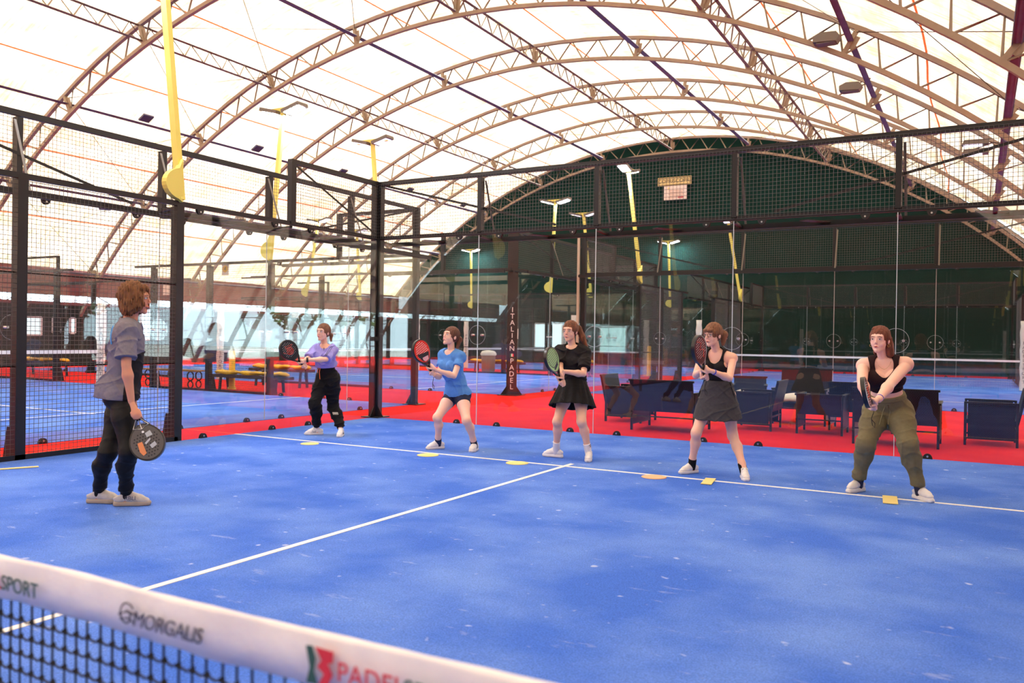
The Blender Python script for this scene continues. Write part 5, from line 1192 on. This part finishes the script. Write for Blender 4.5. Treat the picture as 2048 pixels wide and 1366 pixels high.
def d_w1(t, W, th, N):
    mb = MB(); y = th+.0022
    for s_ in (-1, 1):
        mb.tube([W(.045*math.cos(a), -.02+.045*math.sin(a), s_*y) for a in [2*PI*i/20 for i in range(20)]], .0035, 4, closed=True); mb.tube([W(.025*math.cos(a), -.02+.025*math.sin(a), s_*y) for a in [2*PI*i/16 for i in range(16)]], .003, 4, closed=True)
        mb.tube([W(-.085, .02, s_*y), W(.02, .07, s_*y)], .004, 4); mb.tube([W(.035, -.05, s_*y), W(.09, .03, s_*y)], .004, 4); mb.tube([W(-.06, .01, s_*y), W(.03, .05, s_*y)], .004, 4); mb.tube([W(-.012, -.02, s_*y), W(.012, -.02, s_*y)], .004, 4); mb.tube([W(0, -.032, s_*y), W(0, -.008, s_*y)], .004, 4)
    mb.build('red_design', 'rk_orange', t)
racket('w1', 'black padel racket with red circular print, held by the woman in lilac', 24, 'rk_blk', 'rim_blk', '#d9d9d9', .6, design=d_w1)

# ---------------- woman in blue
c = person('w2', 'woman in sky blue T-shirt and navy shorts holding up a red racket', dict(skin='#eec6b3', hair=('#4a2a20', '#7a4a38'), brow='#4d3226', bust=1.0, g=1.02, gl=1.03, grips=[(0, 'grip', 1, -1), (1, 'grip', -1, -1)]))
tee(c, 'bluetee', .016, .52, -.015, .078, .016, .006, 21, .010, 1.22, necko=(0, .035, .035))
def shorts(c, m, waist, frac, e, amp, seed, name='shorts', le=.014):
    B = SDF(); c['torso'](B, e, .024, upper=False, bust=False)
    for i in (0, 1):
        L = SDF(); c['leg'](L, i, le, .018, frac, shank=False); d = nrm(c['kn'][i]-c['hip'][i]); L.plane(c['hip'][i]+(c['kn'][i]-c['hip'][i])*frac, d); B.ch.append((L, .015))
    B.plane(c['pel']+c['U']*waist, c['U'])
    # crotch: keep the pelvis volume above the leg openings
    return garment(c, name, m, B, .0055, folds(amp, c['U'], seed))
shorts(c, 'navy', .03, .36, .002, .002, 22, le=.014)
socks(c, 'navy', .055); shoes(c, 'shoew', 'solew', 'white', 1.0, .03)
hair(c, tail=[((-.02, -.09, .03), (-.05, -.115, -.01), .028, .028), ((-.05, -.115, -.01), (-.055, -.09, -.13), .030, .016)], extra=[((.0, -.05, .085), (.05, .05, .03))])
def d_w2(t, W, th, N):
    mb = MB(); y = th+.0020
    for s_ in (-1, 1): mb.prism([(-.085, -.055), (.0, -.03), (.085, .0), (.088, -.03), (.05, -.115), (-.05, -.115)], lambda a, b, k: W(a, b, s_*y+k), .0010)
    mb.build('black_lower_face', 'rk_blk', t); mb = MB()
    for s_ in (-1, 1): mb.prism([(-.05, -.09), (.04, -.07), (.045, -.10), (.02, -.13), (-.03, -.13)], lambda a, b, k: W(a, b, s_*(y+.001)+k), .0010)
    mb.build('pink_throat', mat('pink_print', '#d9a2b0', .4), t)
racket('w2', 'bright red padel racket with pale dots, held by the woman in blue', 38, 'rk_red', 'rim_blk', '#f0e3dc', 1.0, design=d_w2)

# ---------------- woman in black
c = person('w3', 'woman in black T-shirt and pleated black skirt with long ponytail', dict(skin='#e6bda7', hair=('#3d2219', '#8f5434'), brow='#3f2a20', bust=.9, g=1.0, gl=1.04, grips=[(0, 'grip', 1, -1), (1, 'grip', -1, -1)]))
tee(c, 'blacktee', .014, .74, .06, .074, .008, .008, 31, .018, 1.45, necko=(0, .03, .042))
def skirt(c, m, waist, length, r0, r1, pleats, pamp, seed, name='skirt', amp=.003, fr=.45):
    top = c['pel']+c['U']*waist; th_ = [c['hip'][i]+(c['kn'][i]-c['hip'][i])*fr for i in (0, 1)]; bot = (th_[0]+th_[1])/2; bot = bot+nrm(bot-top)*length-c['F']*.02; ax = nrm(bot-top); Ln = np.linalg.norm(bot-top); S = c['hl']; S = nrm(S-ax*(S@ax)); Fd_ = np.cross(S, ax)
    B = SDF()
    def rad(t): return r0+(r1-r0)*np.clip(t, 0, 1)**.85
    def fn(X, Y, Z):
        x, y, z = X-top[0], Y-top[1], Z-top[2]; t = (x*ax[0]+y*ax[1]+z*ax[2]); u = x*S[0]+y*S[1]+z*S[2]; v = (x*Fd_[0]+y*Fd_[1]+z*Fd_[2])*(1.22-.22*np.clip(t/Ln, 0, 1))
        r = np.sqrt(u*u+v*v); th = np.arctan2(v, u); R = rad(t/Ln)+pamp*np.cos(th*pleats+np.sin(th*3+seed))*np.clip(t/Ln, 0, 1)
        d = (r-R)*.8; d = np.maximum(d, np.maximum(-t, t-Ln)); inner = (r-R)*.8+.011
        return np.maximum(d, np.minimum(-inner, 9)*1.0*(t > Ln*.75)+-9.0*(t <= Ln*.75))
    B.g.append((fn, np.minimum(top, bot)-r1-.06, np.maximum(top, bot)+r1+.06, .0015))
    return garment(c, name, m, B, .0055, folds(amp, c['U'], seed) if amp else None)
skirt(c, 'blackskirt', .12, .0, .125, .265, 15, .013, 2, 'pleated_skirt', .002, fr=.54)
socks(c, 'sockw', .12, 'navyprint'); shoes(c, 'shoew', 'solew', 'white', 1.0, .034)
hair(c, tail=[((-.01, -.095, .06), (-.05, -.125, .03), .026, .03), ((-.05, -.125, .03), (-.10, -.13, -.08), .036, .034), ((-.10, -.13, -.08), (-.175, -.125, -.23), .034, .010)])
def d_w3(t, W, th, N):
    mb = MB(); y = th+.0018
    for s_ in (-1, 1): mb.tube([W(.098*math.cos(a), .015+.108*math.sin(a), s_*y) for a in [2*PI*i/24 for i in range(24)]], .003, 4, closed=True); mb.prism([(-.05, -.06), (.05, -.10), (.04, -.12), (-.05, -.10)], lambda a, b, k: W(a, b, s_*y+k), .001)
    mb.build('dark_design', 'navyprint', t)
racket('w3', 'pale green padel racket with dark dots, held by the woman in black', 55, 'rk_green', 'rim_blk', '#3d4a6a', 1.1, design=d_w3)

# ---------------- woman with glasses
c = person('w4', 'woman with glasses in black tank top and short grey skirt', dict(skin='#ecc3b0', hair=('#5a3423', '#9a6a4c'), brow='#503426', bust=.95, g=.98, gl=1.03, grips=[(0, 'grip', 1, -1), (1, 'grip', -1, -1)]))
def tank(c, m, e, bottom, scoop, arm_r, name, strap=.05, scoopc=(.06, .02), seed=41, back=True, sc=(1, 1, 1.15)):
    B = SDF(); c['torso'](B, e, .022, lower=False); U, S_, Fw = c['U'], c['S'], c['Fw']
    B.plane(c['pel']+U*bottom, -U)
    B.carve(sphere_d(c['neck']+Fw*scoopc[0]+U*scoopc[1], 1, (S_, Fw, U), [scoop*q for q in sc]))
    for i, s in ((0, -1), (1, 1)):
        B.carve(sphere_d(c['neck']+S_*s*(strap+arm_r)-U*.055+Fw*.01, 1, (S_, Fw, U), (arm_r, .17, .115)))
    return garment(c, name, m, B, .0045, folds(.0012, U, seed))
tank(c, 'blacktank', .007, .165, .088, .075, 'tank_top', .088, (.055, .0), sc=(.85, 1, 1.35))
skirt(c, 'greyskirt', .155, .045, .130, .250, 6, .004, 3, 'short_skirt', .0045)
mb = MB()
for s in (-1, 1): mb.tube([c['pel']+c['U']*.15+c['S']*s*.135+c['Fw']*.03, c['pel']+c['U']*.03+c['S']*s*.180+c['Fw']*.05, (c['hip'][0]+c['hip'][1]+c['kn'][0]+c['kn'][1])/4+c['S']*s*.228], .006, 6)
mb.build('skirt_piping', 'blacktank', c['root'])
band(c, 1, 'bluebandm', .90, .0275, .014, 'blue_wristband')
socks(c, 'sockb', .085); shoes(c, 'shoew', 'solew', 'black', 1.0, .028)
hair(c, face=[((0, .100, -.042), (.060, .062, .074))], tail=[((-.02, -.10, .04), (-.05, -.125, .0), .028, .036), ((-.05, -.125, .0), (-.055, -.10, -.10), .038, .018)], extra=[((0, .066, .052), (.058, .034, .026)), ((.05, .04, .02), (.03, .035, .045)), ((-.05, .04, .02), (.03, .035, .045))])
mb = MB(); H = c['H']
for s in (-1, 1):
    mb.tube([H(s*.033+.024*math.cos(a), .107, .004+.017*math.sin(a)) for a in [2*PI*i/18 for i in range(18)]], .0019, 5, closed=True); mb.tube([H(s*.057, .104, .008), H(s*.078, .06, .008), H(s*.078, -.01, .004)], .0018, 5)
mb.tube([H(-.009, .108, .008), H(.009, .108, .008)], .0019, 5); mb.build('glasses', 'frame', c['root'])
def d_w4(t, W, th, N):
    mb = MB(); y = th+.0026
    for s_ in (-1, 1): mb.tube([W(-.02, -.10, s_*y), W(-.055, -.03, s_*y), W(.02, .0, s_*y), W(-.03, .05, s_*y), W(.045, .10, s_*y)], .0035, 4)
    mb.build('red_zigzag', 'rk_orange', t)
racket('w4', 'dark red racket with thick black rim, before the face of the woman with glasses', 60, 'rk_dred', 'rim_blk', '#e8c9c4', .8, design=d_w4)

# ---------------- woman in olive trousers
c = person('w5', 'woman in dark sports top and olive joggers leaning forward with a racket', dict(skin='#f2ccbd', hair=('#53281c', '#8a4a36'), brow='#5a3426', bust=1.38, g=1.20, ga=1.32, gl=1.20, grips=[(0, 'grip', 1, -1), (1, 'grip', -1, -1)], lips='#c05a5a'))
tank(c, 'plumtop', .007, .205, .098, .080, 'sports_top', .112, (.085, -.015), seed=51, sc=(.82, 1, 1.42))
trousers(c, 'olive', .012, .018, .155, .0055, 52, ank=.035, ee=.012, cal=1.02)
mb = MB(); b0 = c['pel']+c['U']*.13+c['Fw']*.150*c['g']
for s in (-1, 1): mb.tube([b0+c['S']*s*.01, b0+c['S']*s*.03+c['Fw']*.012-V([0, 0, .06]), b0+c['S']*(s*.035-.02)+c['Fw']*.012-V([0, 0, .17])], .004, 5)
mb.build('drawstring', 'olive', c['root'])
band(c, 1, 'purple', .90, .0335, .012, 'purple_wristband'); band(c, 0, 'black', .90, .0335, .012, 'dark_wristband')
hair(c, tail=[((0, -.09, .0), (.0, -.11, -.07), .05, .045), ((.04, -.07, -.02), (.05, -.075, -.11), .035, .026), ((-.05, -.06, .0), (-.075, -.06, -.12), .042, .036), ((-.05, -.09, -.05), (-.06, -.09, -.15), .040, .022)], extra=[((0, -.02, .10), (.055, .06, .03)), ((.03, .02, .095), (.03, .03, .02))], amp=.004)
mb = MB()
for s in (-1, 1): mb.tube([c['H'](s*.078+.010*math.cos(a), -.010, -.050+.012*math.sin(a)) for a in [2*PI*i/14 for i in range(14)]], .0018, 5, closed=True)
mb.build('hoop_earrings', 'gold', c['root'])
mb = MB(); mb.tube([on_surface(c, .001, c['neck']+c['S']*x+c['Fw']*.25-c['U']*y, c['Fw']) for x, y in ((-.06, .0), (-.045, .03), (-.02, .055), (0, .065), (.02, .055), (.045, .03), (.06, .0))], .0014, 5); mb.build('thin_necklace', 'gold', c['root'])
socks(c, 'navyprint', .05); shoes(c, 'shoew', 'solew', 'white', 1.0, .045)
def d_w5(t, W, th, N):
    mb = MB(); y = th+.0022
    for s_ in (-1, 1): mb.tube([W(-.07, -.05, s_*y), W(-.02, .04, s_*y), W(.02, -.04, s_*y), W(.07, .06, s_*y)], .006, 4)
    mb.build('red_design', 'rk_orange', t)
racket('w5', 'padel racket seen edge-on with black rim, held by the woman in olive joggers', 0, 'rk_dred', 'rim_blk', '#e8c9c4', .8, design=d_w5, N=nrm(V([.873, .488, 0])*1+V([.488, -.873, 0])*.12))
